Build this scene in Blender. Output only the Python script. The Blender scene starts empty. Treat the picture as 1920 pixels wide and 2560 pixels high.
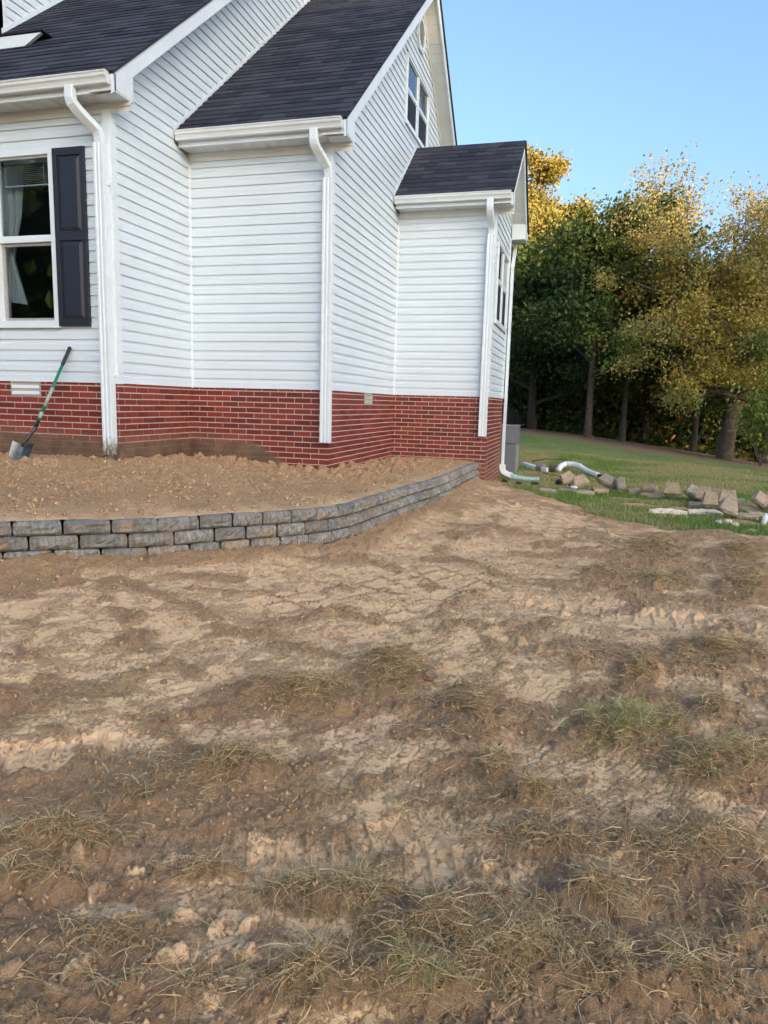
import bpy, math, random
import numpy as np
from mathutils import Vector, Matrix
random.seed(7)
RNG = np.random.default_rng(11)
S = bpy.context.scene
COL = S.collection

# ------------------------------------------------------------------ camera
CAM = Vector((3.0113, -8.1717, -0.1370))
YAW, PITCH, ROLL, FPX = -0.2711, -0.1536, 0.0263, 1763.2
def cam_axes():
    cy, sy, cp, sp = math.cos(YAW), math.sin(YAW), math.cos(PITCH), math.sin(PITCH)
    f = Vector((sy*cp, cy*cp, sp)); r = Vector((cy, -sy, 0)); u = r.cross(f)
    c, s = math.cos(ROLL), math.sin(ROLL)
    return r*c+u*s, u*c-r*s, f
cr, cu, cf = cam_axes()
cd = bpy.data.cameras.new('camera'); co = bpy.data.objects.new('camera', cd); COL.objects.link(co)
m = Matrix((cr, cu, -cf)).transposed().to_4x4(); m.translation = CAM
co.matrix_world = m
cd.sensor_fit = 'VERTICAL'; cd.sensor_height = 24.0; cd.lens = 24.0*FPX/2560.0
cd.clip_start = 0.05; cd.clip_end = 600
S.camera = co

# ------------------------------------------------------------------ sky, sun, exposure
SUN_EL = math.radians(15.0)
SUN_DIR = Vector((0.70*math.cos(SUN_EL), -0.714*math.cos(SUN_EL), math.sin(SUN_EL)))   # towards the sun
w = bpy.data.worlds.new('World'); S.world = w; w.use_nodes = True
nt = w.node_tree; nt.nodes.clear()
sky = nt.nodes.new('ShaderNodeTexSky'); sky.sky_type = 'NISHITA'; sky.sun_disc = False
sky.sun_elevation = SUN_EL
sky.sun_rotation = math.atan2(SUN_DIR.x, SUN_DIR.y)
sky.air_density = 1.0; sky.dust_density = 5.2; sky.ozone_density = 3.2
bg = nt.nodes.new('ShaderNodeBackground'); bg.inputs['Strength'].default_value = 0.15
wo = nt.nodes.new('ShaderNodeOutputWorld')
nt.links.new(sky.outputs[0], bg.inputs[0]); nt.links.new(bg.outputs[0], wo.inputs[0])
sl = bpy.data.lights.new('sun', 'SUN'); sl.energy = 3.2; sl.angle = math.radians(0.5); sl.color = (1.0, 0.76, 0.46)
so = bpy.data.objects.new('sun', sl); COL.objects.link(so)
so.rotation_euler = SUN_DIR.to_track_quat('Z', 'Y').to_euler(); so.location = (-20, -15, 20)
S.view_settings.view_transform = 'Standard'; S.view_settings.look = 'None'
S.view_settings.gamma = 1.0; S.view_settings.exposure = 1.62
S.render.engine = 'CYCLES'
S.cycles.max_bounces = 6; S.cycles.diffuse_bounces = 3; S.cycles.glossy_bounces = 3
S.cycles.transmission_bounces = 4; S.cycles.transparent_max_bounces = 6

# ------------------------------------------------------------------ noise in numpy
def _h(ix, iy, s):
    n = (ix.astype(np.int64)*374761393 + iy.astype(np.int64)*668265263 + s*974634777) & 0xffffffff
    n = ((n ^ (n >> 13))*1274126177) & 0xffffffff
    return ((n ^ (n >> 16)) & 0xffff).astype(np.float64)/65535.0
def vn(x, y, s=0):
    ix = np.floor(x); iy = np.floor(y); fx = x-ix; fy = y-iy
    fx = fx*fx*(3-2*fx); fy = fy*fy*(3-2*fy)
    a = _h(ix, iy, s); b = _h(ix+1, iy, s); c = _h(ix, iy+1, s); d = _h(ix+1, iy+1, s)
    return (a*(1-fx)+b*fx)*(1-fy)+(c*(1-fx)+d*fx)*fy
def fbm(x, y, o=4, s=0, g=0.5):
    t = np.zeros_like(x); a = 1.0; n = 0
    for k in range(o):
        t += a*vn(x*2**k+17.3*k, y*2**k-9.1*k, s+k); n += a; a *= g
    return t/n
def worley(x, y, s=0):
    ix = np.floor(x); iy = np.floor(y); best = np.full_like(x, 9.0); idv = np.zeros_like(x)
    for dx in (-1, 0, 1):
        for dy in (-1, 0, 1):
            cx = ix+dx; cy = iy+dy
            px = cx+_h(cx, cy, s); py = cy+_h(cx, cy, s+5)
            d = np.hypot(x-px, y-py); k = d < best
            best = np.where(k, d, best); idv = np.where(k, _h(cx, cy, s+9), idv)
    return best, idv
def sst(a, b, x):
    t = np.clip((x-a)/(b-a), 0, 1); return t*t*(3-2*t)
def poly_in(px, py, poly):
    ins = np.zeros(px.shape, bool); n = len(poly)
    for i in range(n):
        x1, y1 = poly[i]; x2, y2 = poly[(i+1) % n]
        if y1 == y2: continue
        c = ((y1 > py) != (y2 > py)) & (px < (x2-x1)*(py-y1)/(y2-y1)+x1)
        ins ^= c
    return ins
def seg_dist(px, py, pts):
    best = np.full(px.shape, 1e9)
    for (x1, y1), (x2, y2) in zip(pts[:-1], pts[1:]):
        dx, dy = x2-x1, y2-y1; L = dx*dx+dy*dy+1e-12
        t = np.clip(((px-x1)*dx+(py-y1)*dy)/L, 0, 1)
        best = np.minimum(best, np.hypot(px-x1-t*dx, py-y1-t*dy))
    return best

# ------------------------------------------------------------------ materials
class NT:
    def __init__(s, name):
        s.m = bpy.data.materials.new(name); s.m.use_nodes = True; s.t = s.m.node_tree; s.t.nodes.clear()
        s.out = s.t.nodes.new('ShaderNodeOutputMaterial')
    def n(s, typ, **kw):
        nd = s.t.nodes.new(typ)
        for k, v in kw.items():
            if k.startswith('i_'):
                nd.inputs[int(k[2:]) if k[2:].isdigit() else k[2:].replace('_', ' ')].default_value = v
            else: setattr(nd, k, v)
        return nd
    def l(s, a, b): s.t.links.new(a, b)
    def coord(s, kind='Object'): return s.n('ShaderNodeTexCoord').outputs[kind]
    def pos(s): return s.n('ShaderNodeNewGeometry').outputs['Position']
    def noise(s, vec, scale, det=4, rough=0.55, dist=0.0):
        q = s.n('ShaderNodeTexNoise'); q.inputs['Scale'].default_value = scale; q.inputs['Detail'].default_value = det
        q.inputs['Roughness'].default_value = rough; q.inputs['Distortion'].default_value = dist
        s.l(vec, q.inputs['Vector']); return q.outputs['Fac']
    def map(s, vec, scale=(1, 1, 1), rot=(0, 0, 0)):
        q = s.n('ShaderNodeMapping'); q.inputs['Scale'].default_value = scale; q.inputs['Rotation'].default_value = rot
        s.l(vec, q.inputs['Vector']); return q.outputs[0]
    def ramp(s, fac, a, b, ca=(0, 0, 0, 1), cb=(1, 1, 1, 1)):
        q = s.n('ShaderNodeValToRGB'); q.color_ramp.elements[0].position = a; q.color_ramp.elements[1].position = b
        q.color_ramp.elements[0].color = ca; q.color_ramp.elements[1].color = cb
        s.l(fac, q.inputs[0]); return q.outputs[0]
    def mix(s, fac, a, b, mode='MIX'):
        q = s.n('ShaderNodeMix', data_type='RGBA', blend_type=mode)
        for v, i in ((fac, 0), (a, 6), (b, 7)):
            if isinstance(v, (int, float)): q.inputs[i].default_value = v
            elif isinstance(v, tuple): q.inputs[i].default_value = v if len(v) == 4 else (*v, 1)
            else: s.l(v, q.inputs[i])
        return q.outputs[2]
    def math(s, op, a, b=0.0, clamp=False):
        q = s.n('ShaderNodeMath', operation=op); q.use_clamp = clamp
        for v, i in ((a, 0), (b, 1)):
            if isinstance(v, (int, float)): q.inputs[i].default_value = v
            else: s.l(v, q.inputs[i])
        return q.outputs[0]
    def attr(s, name):
        return s.n('ShaderNodeAttribute', attribute_name=name)
    def bump(s, h, strength=0.3, dist=0.01):
        q = s.n('ShaderNodeBump'); q.inputs['Strength'].default_value = strength; q.inputs['Distance'].default_value = dist
        s.l(h, q.inputs['Height']); return q.outputs[0]
    def bsdf(s, col, rough=0.6, normal=None, metal=0.0, spec=0.5, coat=0.0):
        p = s.n('ShaderNodeBsdfPrincipled')
        if isinstance(col, tuple): p.inputs['Base Color'].default_value = (*col[:3], 1)
        else: s.l(col, p.inputs['Base Color'])
        if isinstance(rough, (int, float)): p.inputs['Roughness'].default_value = rough
        else: s.l(rough, p.inputs['Roughness'])
        p.inputs['Metallic'].default_value = metal; p.inputs['Specular IOR Level'].default_value = spec
        if normal is not None: s.l(normal, p.inputs['Normal'])
        s.l(p.outputs[0], s.out.inputs[0]); return p
def rgb(*c): return (*c, 1.0)
M = {}
def mat_vinyl(name, col, rough=0.42, dirt=0.07, grain=60):
    t = NT(name); P = t.pos()
    a = t.noise(P, 1.7, 5, 0.6); b = t.noise(t.map(P, (1, 1, 0.25)), 9, 4)
    c = t.mix(t.ramp(a, 0.42, 0.75), col, tuple(x*(1-dirt) for x in col))
    c = t.mix(t.math('MULTIPLY', t.ramp(b, 0.55, 0.8), 0.14), c, tuple(x*y for x, y in zip(col, (0.80, 0.78, 0.72))))
    info = t.n('ShaderNodeObjectInfo').outputs['Random']
    c = t.mix(t.math('MULTIPLY', info, 0.05), c, (0.5, 0.5, 0.48))
    g = t.noise(t.map(P, (0.35, 0.35, 1.6)), grain, 3)
    t.bsdf(c, rough); return t.m
M['siding'] = mat_vinyl('white_vinyl_siding', (0.61, 0.69, 0.765))
M['trim'] = mat_vinyl('white_trim', (0.66, 0.73, 0.79), 0.38, 0.10)
M['gutter'] = mat_vinyl('gutter_aluminium', (0.66, 0.70, 0.72), 0.33, 0.16)
M['soffit'] = mat_vinyl('soffit_vinyl', (0.66, 0.67, 0.66), 0.5, 0.14)
M['wrap'] = mat_vinyl('window_frame_white', (0.66, 0.73, 0.79), 0.3, 0.08)
def mat_spout():
    t = NT('downspout_white'); P = t.pos(); z = t.n('ShaderNodeSeparateXYZ'); t.l(P, z.inputs[0])
    a = t.noise(t.map(P, (1, 1, 0.3)), 30, 5, 0.7)
    low = t.math('SUBTRACT', -0.50, z.outputs[2]); low = t.math('MULTIPLY', low, 4.5, True)
    att = t.attr('mud').outputs['Fac']
    k = t.math('MULTIPLY', low, att)
    k = t.math('MULTIPLY', t.ramp(t.math('ADD', a, t.math('MULTIPLY', k, 0.22)), 0.56, 0.66), k, True)
    c = t.mix(k, (0.66, 0.73, 0.79), (0.16, 0.13, 0.09))
    b = t.noise(P, 5, 4); c = t.mix(t.math('MULTIPLY', t.ramp(b, 0.5, 0.8), 0.3), c, (0.5, 0.49, 0.45))
    t.bsdf(c, 0.38, t.bump(a, 0.1, 0.002)); return t.m
M['spout'] = mat_spout()
def mat_brick(name, mortar=False):
    t = NT(name); P = t.pos(); xyz = t.n('ShaderNodeSeparateXYZ'); t.l(P, xyz.inputs[0])
    X, Y, Z = xyz.outputs
    rnd = t.n('ShaderNodeObjectInfo').outputs['Random']; att = t.attr('var').outputs['Fac']
    v = t.math('FRACT', t.math('ADD', rnd, att))
    n1 = t.noise(P, 14, 5, 0.6); n2 = t.noise(P, 160, 3, 0.6)
    if mortar:
        c = t.mix(n1, (0.40, 0.35, 0.30), (0.53, 0.47, 0.40))
    else:
        c = t.mix(v, (0.115, 0.017, 0.015), (0.235, 0.036, 0.027))
        c = t.mix(t.math('MULTIPLY', t.ramp(n1, 0.45, 0.75), 0.5), c, (0.15, 0.030, 0.028))
        c = t.mix(t.math('MULTIPLY', t.ramp(n2, 0.58, 0.8), 0.35), c, (0.32, 0.12, 0.09))
    # old soil line: mud film left on the wall where the ground used to be higher, a thing of x and z
    wob = t.math('MULTIPLY', t.math('SUBTRACT', t.noise(P, 2.2, 4), 0.5), 0.10)
    lvl = t.math('ADD', t.math('MULTIPLY', X, -0.055), -0.735)           # its height along the wall
    lvl = t.math('ADD', lvl, wob)
    k = t.math('MULTIPLY', t.math('SUBTRACT', lvl, Z), 26, True)
    end = t.math('MULTIPLY', t.math('SUBTRACT', t.math('ADD', -0.42, t.math('MULTIPLY', t.math('ADD', Z, 0.98), -1.6)), X), 9, True)
    k = t.math('MULTIPLY', k, end)
    film = t.math('MULTIPLY', t.math('SUBTRACT', t.math('ADD', lvl, 0.13), Z), 6, True)
    film = t.math('MULTIPLY', t.math('MULTIPLY', film, end), 0.38)
    n3 = t.noise(P, 4.5, 5, 0.65)
    mud = t.mix(t.ramp(n3, 0.35, 0.65), (0.185, 0.12, 0.08), (0.075, 0.052, 0.036))
    c = t.mix(film, c, (0.30, 0.18, 0.13)); c = t.mix(t.math('MULTIPLY', k, 0.86), c, mud)
    # soil splash just above the ground everywhere
    sp = t.math('MULTIPLY', t.math('SUBTRACT', t.math('ADD', -0.93, t.math('MULTIPLY', wob, 0.8)), Z), 9, True)
    sp = t.math('MULTIPLY', sp, t.ramp(t.noise(P, 8, 5, 0.7), 0.40, 0.62))
    c = t.mix(t.math('MULTIPLY', sp, 0.55), c, (0.27, 0.15, 0.10))
    n4 = t.noise(P, 260, 2)
    t.bsdf(c, 0.82 if mortar else 0.62, t.bump(n4 if not mortar else n2, 0.35, 0.0015), spec=0.35); return t.m
M['brick'] = mat_brick('red_brick'); M['mortar'] = mat_brick('mortar', True)
def mat_shingle():
    t = NT('dark_shingle'); P = t.pos()
    rnd = t.n('ShaderNodeObjectInfo').outputs['Random']; att = t.attr('var').outputs['Fac']
    v = t.math('FRACT', t.math('ADD', rnd, att))
    n = t.noise(P, 420, 2, 0.7); g = t.noise(P, 3, 4)
    c = t.mix(v, (0.010, 0.013, 0.026), (0.062, 0.062, 0.084))
    c = t.mix(t.math('MULTIPLY', t.ramp(n, 0.45, 0.72), 0.6), c, (0.064, 0.068, 0.092))
    c = t.mix(t.math('MULTIPLY', g, 0.5), c, (0.018, 0.020, 0.028))
    t.bsdf(c, 0.9, t.bump(n, 0.6, 0.002), spec=0.25); return t.m
M['shingle'] = mat_shingle()
def simple(name, col, rough=0.6, metal=0.0, ns=20, amt=0.25, bump=0.15, spec=0.5, bd=0.003):
    t = NT(name); P = t.coord('Object'); n = t.noise(P, ns, 5, 0.6)
    c = t.mix(t.ramp(n, 0.35, 0.7), col, tuple(x*(1-amt) for x in col))
    t.bsdf(c, rough, t.bump(t.noise(P, ns*6, 3), bump, bd), metal, spec); return t.m
M['shutter'] = simple('shutter_blue_black', (0.018, 0.022, 0.036), 0.45, ns=6, amt=0.15, bump=0.1)
M['bolt'] = simple('dark_bolt', (0.01, 0.01, 0.012), 0.5)
M['alum'] = simple('vent_aluminium', (0.46, 0.45, 0.44), 0.45, 0.3, ns=30)
M['dark'] = simple('dark_void', (0.006, 0.006, 0.007), 0.8)
M['screen'] = simple('window_screen', (0.022, 0.024, 0.034), 0.6, ns=80, amt=0.2, spec=0.15)
M['room'] = simple('room_wall', (0.055, 0.05, 0.045), 0.8)
M['green_paint'] = simple('green_handle', (0.008, 0.17, 0.09), 0.35, ns=15)
M['grip'] = simple('black_rubber', (0.012, 0.012, 0.012), 0.6)
M['sticker'] = simple('pale_sticker', (0.38, 0.50, 0.46), 0.4, ns=60, amt=0.5)
M['steel'] = simple('worn_steel', (0.17, 0.165, 0.16), 0.38, 0.85, ns=14, amt=0.55, bump=0.2)
M['darksteel'] = simple('dark_socket_steel', (0.07, 0.075, 0.09), 0.35, 0.7, ns=25, amt=0.4)
M['cabinet'] = simple('grey_cabinet_paint', (0.16, 0.165, 0.195), 0.4, ns=5, amt=0.12, bump=0.05)
M['cabinet_side'] = simple('pale_cabinet_paint', (0.30, 0.31, 0.31), 0.45, ns=7, amt=0.4, bump=0.05)
M['fence'] = simple('dark_fence_wood', (0.035, 0.045, 0.065), 0.7, ns=12, amt=0.35)
M['pipe_white'] = simple('white_pipe', (0.74, 0.78, 0.78), 0.55, ns=12, amt=0.15)
M['pipe_aqua'] = simple('weathered_aqua_pipe', (0.38, 0.55, 0.52), 0.5, ns=10, amt=0.4)
M['pipe_brown'] = simple('muddy_pipe', (0.12, 0.09, 0.07), 0.7, ns=14, amt=0.5, bump=0.5)
M['pipe_grey'] = simple('grey_coupling', (0.26, 0.26, 0.24), 0.6, ns=14, amt=0.5)
M['pipe_green'] = simple('dark_green_pipe', (0.008, 0.035, 0.022), 0.45, ns=10)
M['wire'] = simple('black_wire', (0.01, 0.011, 0.01), 0.5)
M['bagpaper'] = simple('torn_paper_bag', (0.80, 0.68, 0.52), 0.8, ns=9, amt=0.35, bump=0.6, bd=0.01)
M['clod'] = simple('clay_clod', (0.27, 0.17, 0.11), 0.95, ns=20, amt=0.4, bump=0.8, bd=0.01)
M['pale_rock'] = simple('pale_rock', (0.55, 0.50, 0.38), 0.8, ns=9, amt=0.3, bump=0.6, bd=0.01)
M['bark'] = simple('bark', (0.13, 0.095, 0.07), 0.9, ns=7, amt=0.6, bump=0.9, bd=0.03)
M['bark_dark'] = simple('bark_dark', (0.075, 0.062, 0.052), 0.9, ns=7, amt=0.6, bump=0.9, bd=0.03)
def mat_block(name, c1, c2, c3, dirt=0.5):
    t = NT(name); P = t.coord('Object'); W = t.pos()
    rnd = t.n('ShaderNodeObjectInfo').outputs['Random']
    off = t.n('ShaderNodeVectorMath', operation='ADD'); t.l(P, off.inputs[0])
    cx = t.n('ShaderNodeCombineXYZ'); t.l(t.math('MULTIPLY', rnd, 50), cx.inputs[0]); t.l(cx.outputs[0], off.inputs[1]); Q = off.outputs[0]
    a = t.noise(Q, 13, 5, 0.65); b = t.noise(Q, 120, 3, 0.7)
    c = t.mix(rnd, c1, c2); c = t.mix(t.ramp(a, 0.42, 0.62), c, c3)
    c = t.mix(t.math('MULTIPLY', t.ramp(b, 0.56, 0.74), 0.55), c, (0.66, 0.65, 0.61))
    c = t.mix(t.math('MULTIPLY', t.ramp(b, 0.44, 0.30), 0.6), c, (0.13, 0.125, 0.12))
    c = t.mix(t.math('MULTIPLY', t.ramp(t.noise(W, 5, 5, 0.7), 0.52, 0.66), dirt), c, (0.40, 0.26, 0.15))
    h = t.math('ADD', t.noise(Q, 35, 5, 0.7), t.math('MULTIPLY', b, 0.5))
    t.bsdf(c, 0.92, t.bump(h, 0.9, 0.010), spec=0.25); return t.m
M['block'] = mat_block('grey_wall_block', (0.29, 0.275, 0.245), (0.56, 0.53, 0.47), (0.17, 0.16, 0.145), 0.6)
M['oldblock'] = mat_block('tan_old_block', (0.66, 0.47, 0.29), (0.78, 0.59, 0.39), (0.50, 0.36, 0.22), 0.5)
M['oldgrey'] = mat_block('grey_old_block', (0.52, 0.42, 0.31), (0.64, 0.54, 0.42), (0.35, 0.29, 0.215), 0.4)
def mat_soil():
    t = NT('clay_soil'); P = t.pos()
    loose = t.attr('loose').outputs['Fac']; lawn = t.attr('lawn').outputs['Fac']; lit = t.attr('litter').outputs['Fac']
    f = t.noise(P, 55, 6, 0.72); f2 = t.noise(P, 190, 4, 0.75); b = t.noise(P, 2.3, 4); b2 = t.noise(P, 7, 5, 0.6)
    comp = t.mix(t.ramp(b2, 0.3, 0.7), (0.66, 0.42, 0.22), (0.76, 0.52, 0.295))
    comp = t.mix(t.math('MULTIPLY', t.ramp(b, 0.45, 0.65), 0.6), comp, (0.72, 0.44, 0.265))
    comp = t.mix(t.math('MULTIPLY', t.ramp(f, 0.50, 0.64), 0.6), comp, (0.48, 0.30, 0.17))
    lo = t.mix(t.ramp(b, 0.40, 0.62), (0.61, 0.39, 0.205), (0.56, 0.335, 0.19))
    lo = t.mix(t.ramp(f, 0.44, 0.62), lo, (0.41, 0.25, 0.135))
    lo = t.mix(t.math('MULTIPLY', t.ramp(f2, 0.56, 0.70), 0.55), lo, (0.70, 0.50, 0.33))
    lo = t.mix(t.math('MULTIPLY', t.ramp(b2, 0.62, 0.45), 0.5), lo, (0.52, 0.33, 0.175))
    k = t.ramp(t.math('ADD', loose, t.math('MULTIPLY', t.math('SUBTRACT', f, 0.5), 1.5)), 0.18, 0.98)
    c = t.mix(k, comp, lo)
    q = t.noise(P, 1.1, 4, 0.6)
    gr = t.mix(t.ramp(q, 0.42, 0.68), (0.10, 0.195, 0.045), (0.21, 0.24, 0.085))
    gr = t.mix(t.ramp(f, 0.5, 0.66), gr, (0.34, 0.30, 0.15))
    c = t.mix(t.ramp(t.math('ADD', lawn, t.math('MULTIPLY', t.math('SUBTRACT', f, 0.5), 0.8)), 0.42, 0.58), c, gr)
    lt = t.mix(t.ramp(f, 0.4, 0.62), (0.13, 0.095, 0.058), (0.36, 0.26, 0.16))
    c = t.mix(lit, c, lt)
    h = t.math('ADD', t.math('MULTIPLY', f, 0.7), t.math('MULTIPLY', f2, 0.45))
    h = t.math('MULTIPLY', h, t.math('ADD', t.math('MULTIPLY', k, 0.85), 0.15))
    t.bsdf(c, 0.95, t.bump(h, 1.0, 0.026), spec=0.15); return t.m
M['soil'] = mat_soil()
def mat_leaf(name, trans=0.35, rough=0.6, spec=0.2):
    t = NT(name); c = t.attr('Col').outputs['Color']
    d = t.n('ShaderNodeBsdfPrincipled'); d.inputs['Roughness'].default_value = rough; d.inputs['Specular IOR Level'].default_value = spec
    t.l(c, d.inputs['Base Color']); tr = t.n('ShaderNodeBsdfTranslucent'); t.l(c, tr.inputs[0])
    mx = t.n('ShaderNodeMixShader'); mx.inputs[0].default_value = trans
    t.l(d.outputs[0], mx.inputs[1]); t.l(tr.outputs[0], mx.inputs[2]); t.l(mx.outputs[0], t.out.inputs[0]); return t.m
M['leaf'] = mat_leaf('leaf'); M['straw'] = mat_leaf('straw', 0.25, 0.9, 0.0)
def mat_glass():
    t = NT('window_glass'); g = t.n('ShaderNodeBsdfGlossy'); g.inputs['Roughness'].default_value = 0.015; g.inputs['Color'].default_value = rgb(0.9, 0.95, 1)
    tr = t.n('ShaderNodeBsdfTransparent'); tr.inputs[0].default_value = rgb(0.75, 0.8, 0.82)
    f = t.n('ShaderNodeLayerWeight'); f.inputs['Blend'].default_value = 0.5; fac = t.math('ADD', t.math('MULTIPLY', t.math('POWER', f.outputs['Facing'], 3.0), 0.6), 0.07, True)
    mx = t.n('ShaderNodeMixShader'); t.l(fac, mx.inputs[0]); t.l(tr.outputs[0], mx.inputs[1]); t.l(g.outputs[0], mx.inputs[2])
    t.l(mx.outputs[0], t.out.inputs[0]); return t.m
M['glass'] = mat_glass()
def mat_darkglass():
    t = NT('reflective_pane'); n = t.noise(t.pos(), 1.3, 2)
    t.bsdf((0.012, 0.014, 0.018), 0.02, t.bump(n, 0.12, 0.02), spec=1.0); return t.m
M['pane'] = mat_darkglass()
def mat_cloth():
    t = NT('sheer_curtain'); d = t.n('ShaderNodeBsdfDiffuse'); d.inputs[0].default_value = rgb(0.75, 0.76, 0.76)
    tr = t.n('ShaderNodeBsdfTranslucent'); tr.inputs[0].default_value = rgb(0.7, 0.7, 0.7)
    mx = t.n('ShaderNodeMixShader'); mx.inputs[0].default_value = 0.4
    t.l(d.outputs[0], mx.inputs[1]); t.l(tr.outputs[0], mx.inputs[2]); t.l(mx.outputs[0], t.out.inputs[0]); return t.m
M['cloth'] = mat_cloth()

# ------------------------------------------------------------------ objects
def tag(o, label=None, cat=None, group=None, kind=None):
    if label: o['label'] = label
    if cat: o['category'] = cat
    if group: o['group'] = group
    if kind: o['kind'] = kind
    return o
def empty(name, loc, label, cat, rz=0.0, group=None):
    o = bpy.data.objects.new(name, None); COL.objects.link(o); o.location = loc; o.rotation_euler[2] = rz
    o.empty_display_size = 0.1
    return tag(o, label, cat, group)
def link(name, me, parent=None, world=True):
    o = bpy.data.objects.new(name, me); COL.objects.link(o)
    if parent is not None:
        o.parent = parent
        if world: o.matrix_parent_inverse = PINV(parent)
    return o
def WM(o):
    m = Matrix.LocRotScale(o.location, o.rotation_euler, o.scale)
    if o.parent: m = WM(o.parent) @ o.matrix_parent_inverse @ m
    return m
def PINV(p): return WM(p).inverted()
class MB:
    def __init__(s): s.v = []; s.f = []; s.mi = []; s.cur = 0
    def add(s, verts, faces):
        b = len(s.v); s.v += [tuple(v) for v in verts]
        for f in faces: s.f.append(tuple(b+i for i in f)); s.mi.append(s.cur)
        return s
    def box(s, x0, x1, y0, y1, z0, z1, mtx=None):
        vs = [(x, y, z) for z in (z0, z1) for y in (y0, y1) for x in (x0, x1)]
        if mtx is not None: vs = [mtx @ Vector(v) for v in vs]
        return s.add(vs, [(0, 2, 3, 1), (4, 5, 7, 6), (0, 1, 5, 4), (2, 6, 7, 3), (0, 4, 6, 2), (1, 3, 7, 5)])
    def prism(s, poly, fn, d0, d1):
        """poly = list of 2D points, fn(a, b, d) -> world"""
        n = len(poly); vs = [fn(a, b, d0) for a, b in poly]+[fn(a, b, d1) for a, b in poly]
        fs = [tuple(range(n))[::-1], tuple(range(n, 2*n))]+[(i, (i+1) % n, n+(i+1) % n, n+i) for i in range(n)]
        return s.add(vs, fs)
    def sweep(s, pts, prof, up=Vector((0, 0, 1)), caps=True, scales=None):
        """sweep closed 2D profile [(a,b)] along points; a along side, b along second axis"""
        pts = [Vector(p) for p in pts]; n = len(prof); rings = []
        side0 = None
        for i, p in enumerate(pts):
            d = (pts[min(i+1, len(pts)-1)]-pts[max(i-1, 0)]).normalized()
            if side0 is None:
                side = d.cross(up)
                if side.length < 1e-4: side = d.cross(Vector((1, 0, 0)))
                side.normalize()
            else:
                side = (side0-d*side0.dot(d)).normalized()
            side0 = side; oth = side.cross(d).normalized()
            k = scales[i] if scales else 1.0
            rings.append([p+side*a*k+oth*b*k for a, b in prof])
        vs = [v for r in rings for v in r]; fs = []
        for i in range(len(pts)-1):
            for j in range(n):
                fs.append((i*n+j, i*n+(j+1) % n, (i+1)*n+(j+1) % n, (i+1)*n+j))
        if caps: fs += [tuple(range(n))[::-1], tuple((len(pts)-1)*n+j for j in range(n))]
        return s.add(vs, fs)
    def tube(s, pts, r, n=10, caps=True):
        prof = [(math.cos(2*math.pi*i/n), math.sin(2*math.pi*i/n)) for i in range(n)]
        rs = r if isinstance(r, (list, tuple)) else [r]*len(pts)
        return s.sweep(pts, prof, caps=caps, scales=list(rs))
    def mesh(s, name, mat, smooth=False, var=None):
        me = bpy.data.meshes.new(name); me.from_pydata(s.v, [], s.f)
        for mm in (mat if isinstance(mat, list) else [mat]): me.materials.append(mm)
        if any(s.mi): me.polygons.foreach_set('material_index', s.mi)
        if smooth: me.polygons.foreach_set('use_smooth', [True]*len(s.f))
        me.update(); return me
    def obj(s, name, mat, parent=None, smooth=False, bevel=0.0):
        o = link(name, s.mesh(name, mat, smooth), parent)
        if bevel:
            b = o.modifiers.new('bevel', 'BEVEL'); b.width = bevel; b.segments = 2; b.limit_method = 'ANGLE'
        return o
def rect(a, b): return [(-a, -b), (a, -b), (a, b), (-a, b)]
def rrect(a, b, r):
    o = []
    for cx, cy, t0 in ((a-r, b-r, 0), (-a+r, b-r, 90), (-a+r, -b+r, 180), (a-r, -b+r, 270)):
        for k in range(3):
            t = math.radians(t0+45*k); o.append((cx+r*math.cos(t), cy+r*math.sin(t)))
    return o
def np_mesh(name, V, F, mat, attrs=None, smooth=True, fmat=None):
    """V (n,3), F (m,k)"""
    me = bpy.data.meshes.new(name); n = len(V); mF, k = F.shape
    me.vertices.add(n); me.vertices.foreach_set('co', V.astype(np.float32).ravel())
    me.loops.add(mF*k); me.loops.foreach_set('vertex_index', F.astype(np.int32).ravel())
    me.polygons.add(mF); me.polygons.foreach_set('loop_start', np.arange(0, mF*k, k, dtype=np.int32))
    me.polygons.foreach_set('use_smooth', np.full(mF, smooth))
    me.materials.append(mat)
    for an, (typ, data) in (attrs or {}).items():
        a = me.attributes.new(an, typ, 'POINT')
        a.data.foreach_set('value' if typ == 'FLOAT' else 'color', data.astype(np.float32).ravel())
    me.update(); return me

# ------------------------------------------------------------------ base terrain surface
CP = np.array([(-.84,-4.25,-1.33),(-.2,-3.8,-1.33),(.6,-3,-1.36),(1.1,-2.3,-1.38),(1.25,-1.5,-1.37),(1.3,0,-1.34),(1.45,2.7,-1.33),(1.53,3.6,-1.42),(1.55,4.86,-1.51),(1.6,6.4,-1.5),
(3,-8.2,-1.66),(3,-6.5,-1.62),(0,-6.5,-1.55),(1.5,-5,-1.52),(6,-6,-1.66),(3,-3,-1.50),(5,-1.5,-1.46),(3,1,-1.42),(4.5,3,-1.43),(7,2,-1.45),(2,10,-1.33),(2,14.5,-1.05),(5,14.5,-1.3),(8.5,14.5,-1.68),(8,9,-1.62),(5,8,-1.45),
(-5,-6,-1.4),(-4,-9,-1.6),(11,-3,-1.7),(13,6,-1.9),(14,15,-2.4),(-3,15,-.9),(-5,3,-1.4),(2,24,-1.2),(8,24,-1.9),(15,25,-2.6),(-8,24,-.8),(3,-14,-1.8),(-10,-12,-1.7),(14,-12,-2)])
def _kern(d2): return .5*d2*np.log(d2+1e-9)
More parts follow.
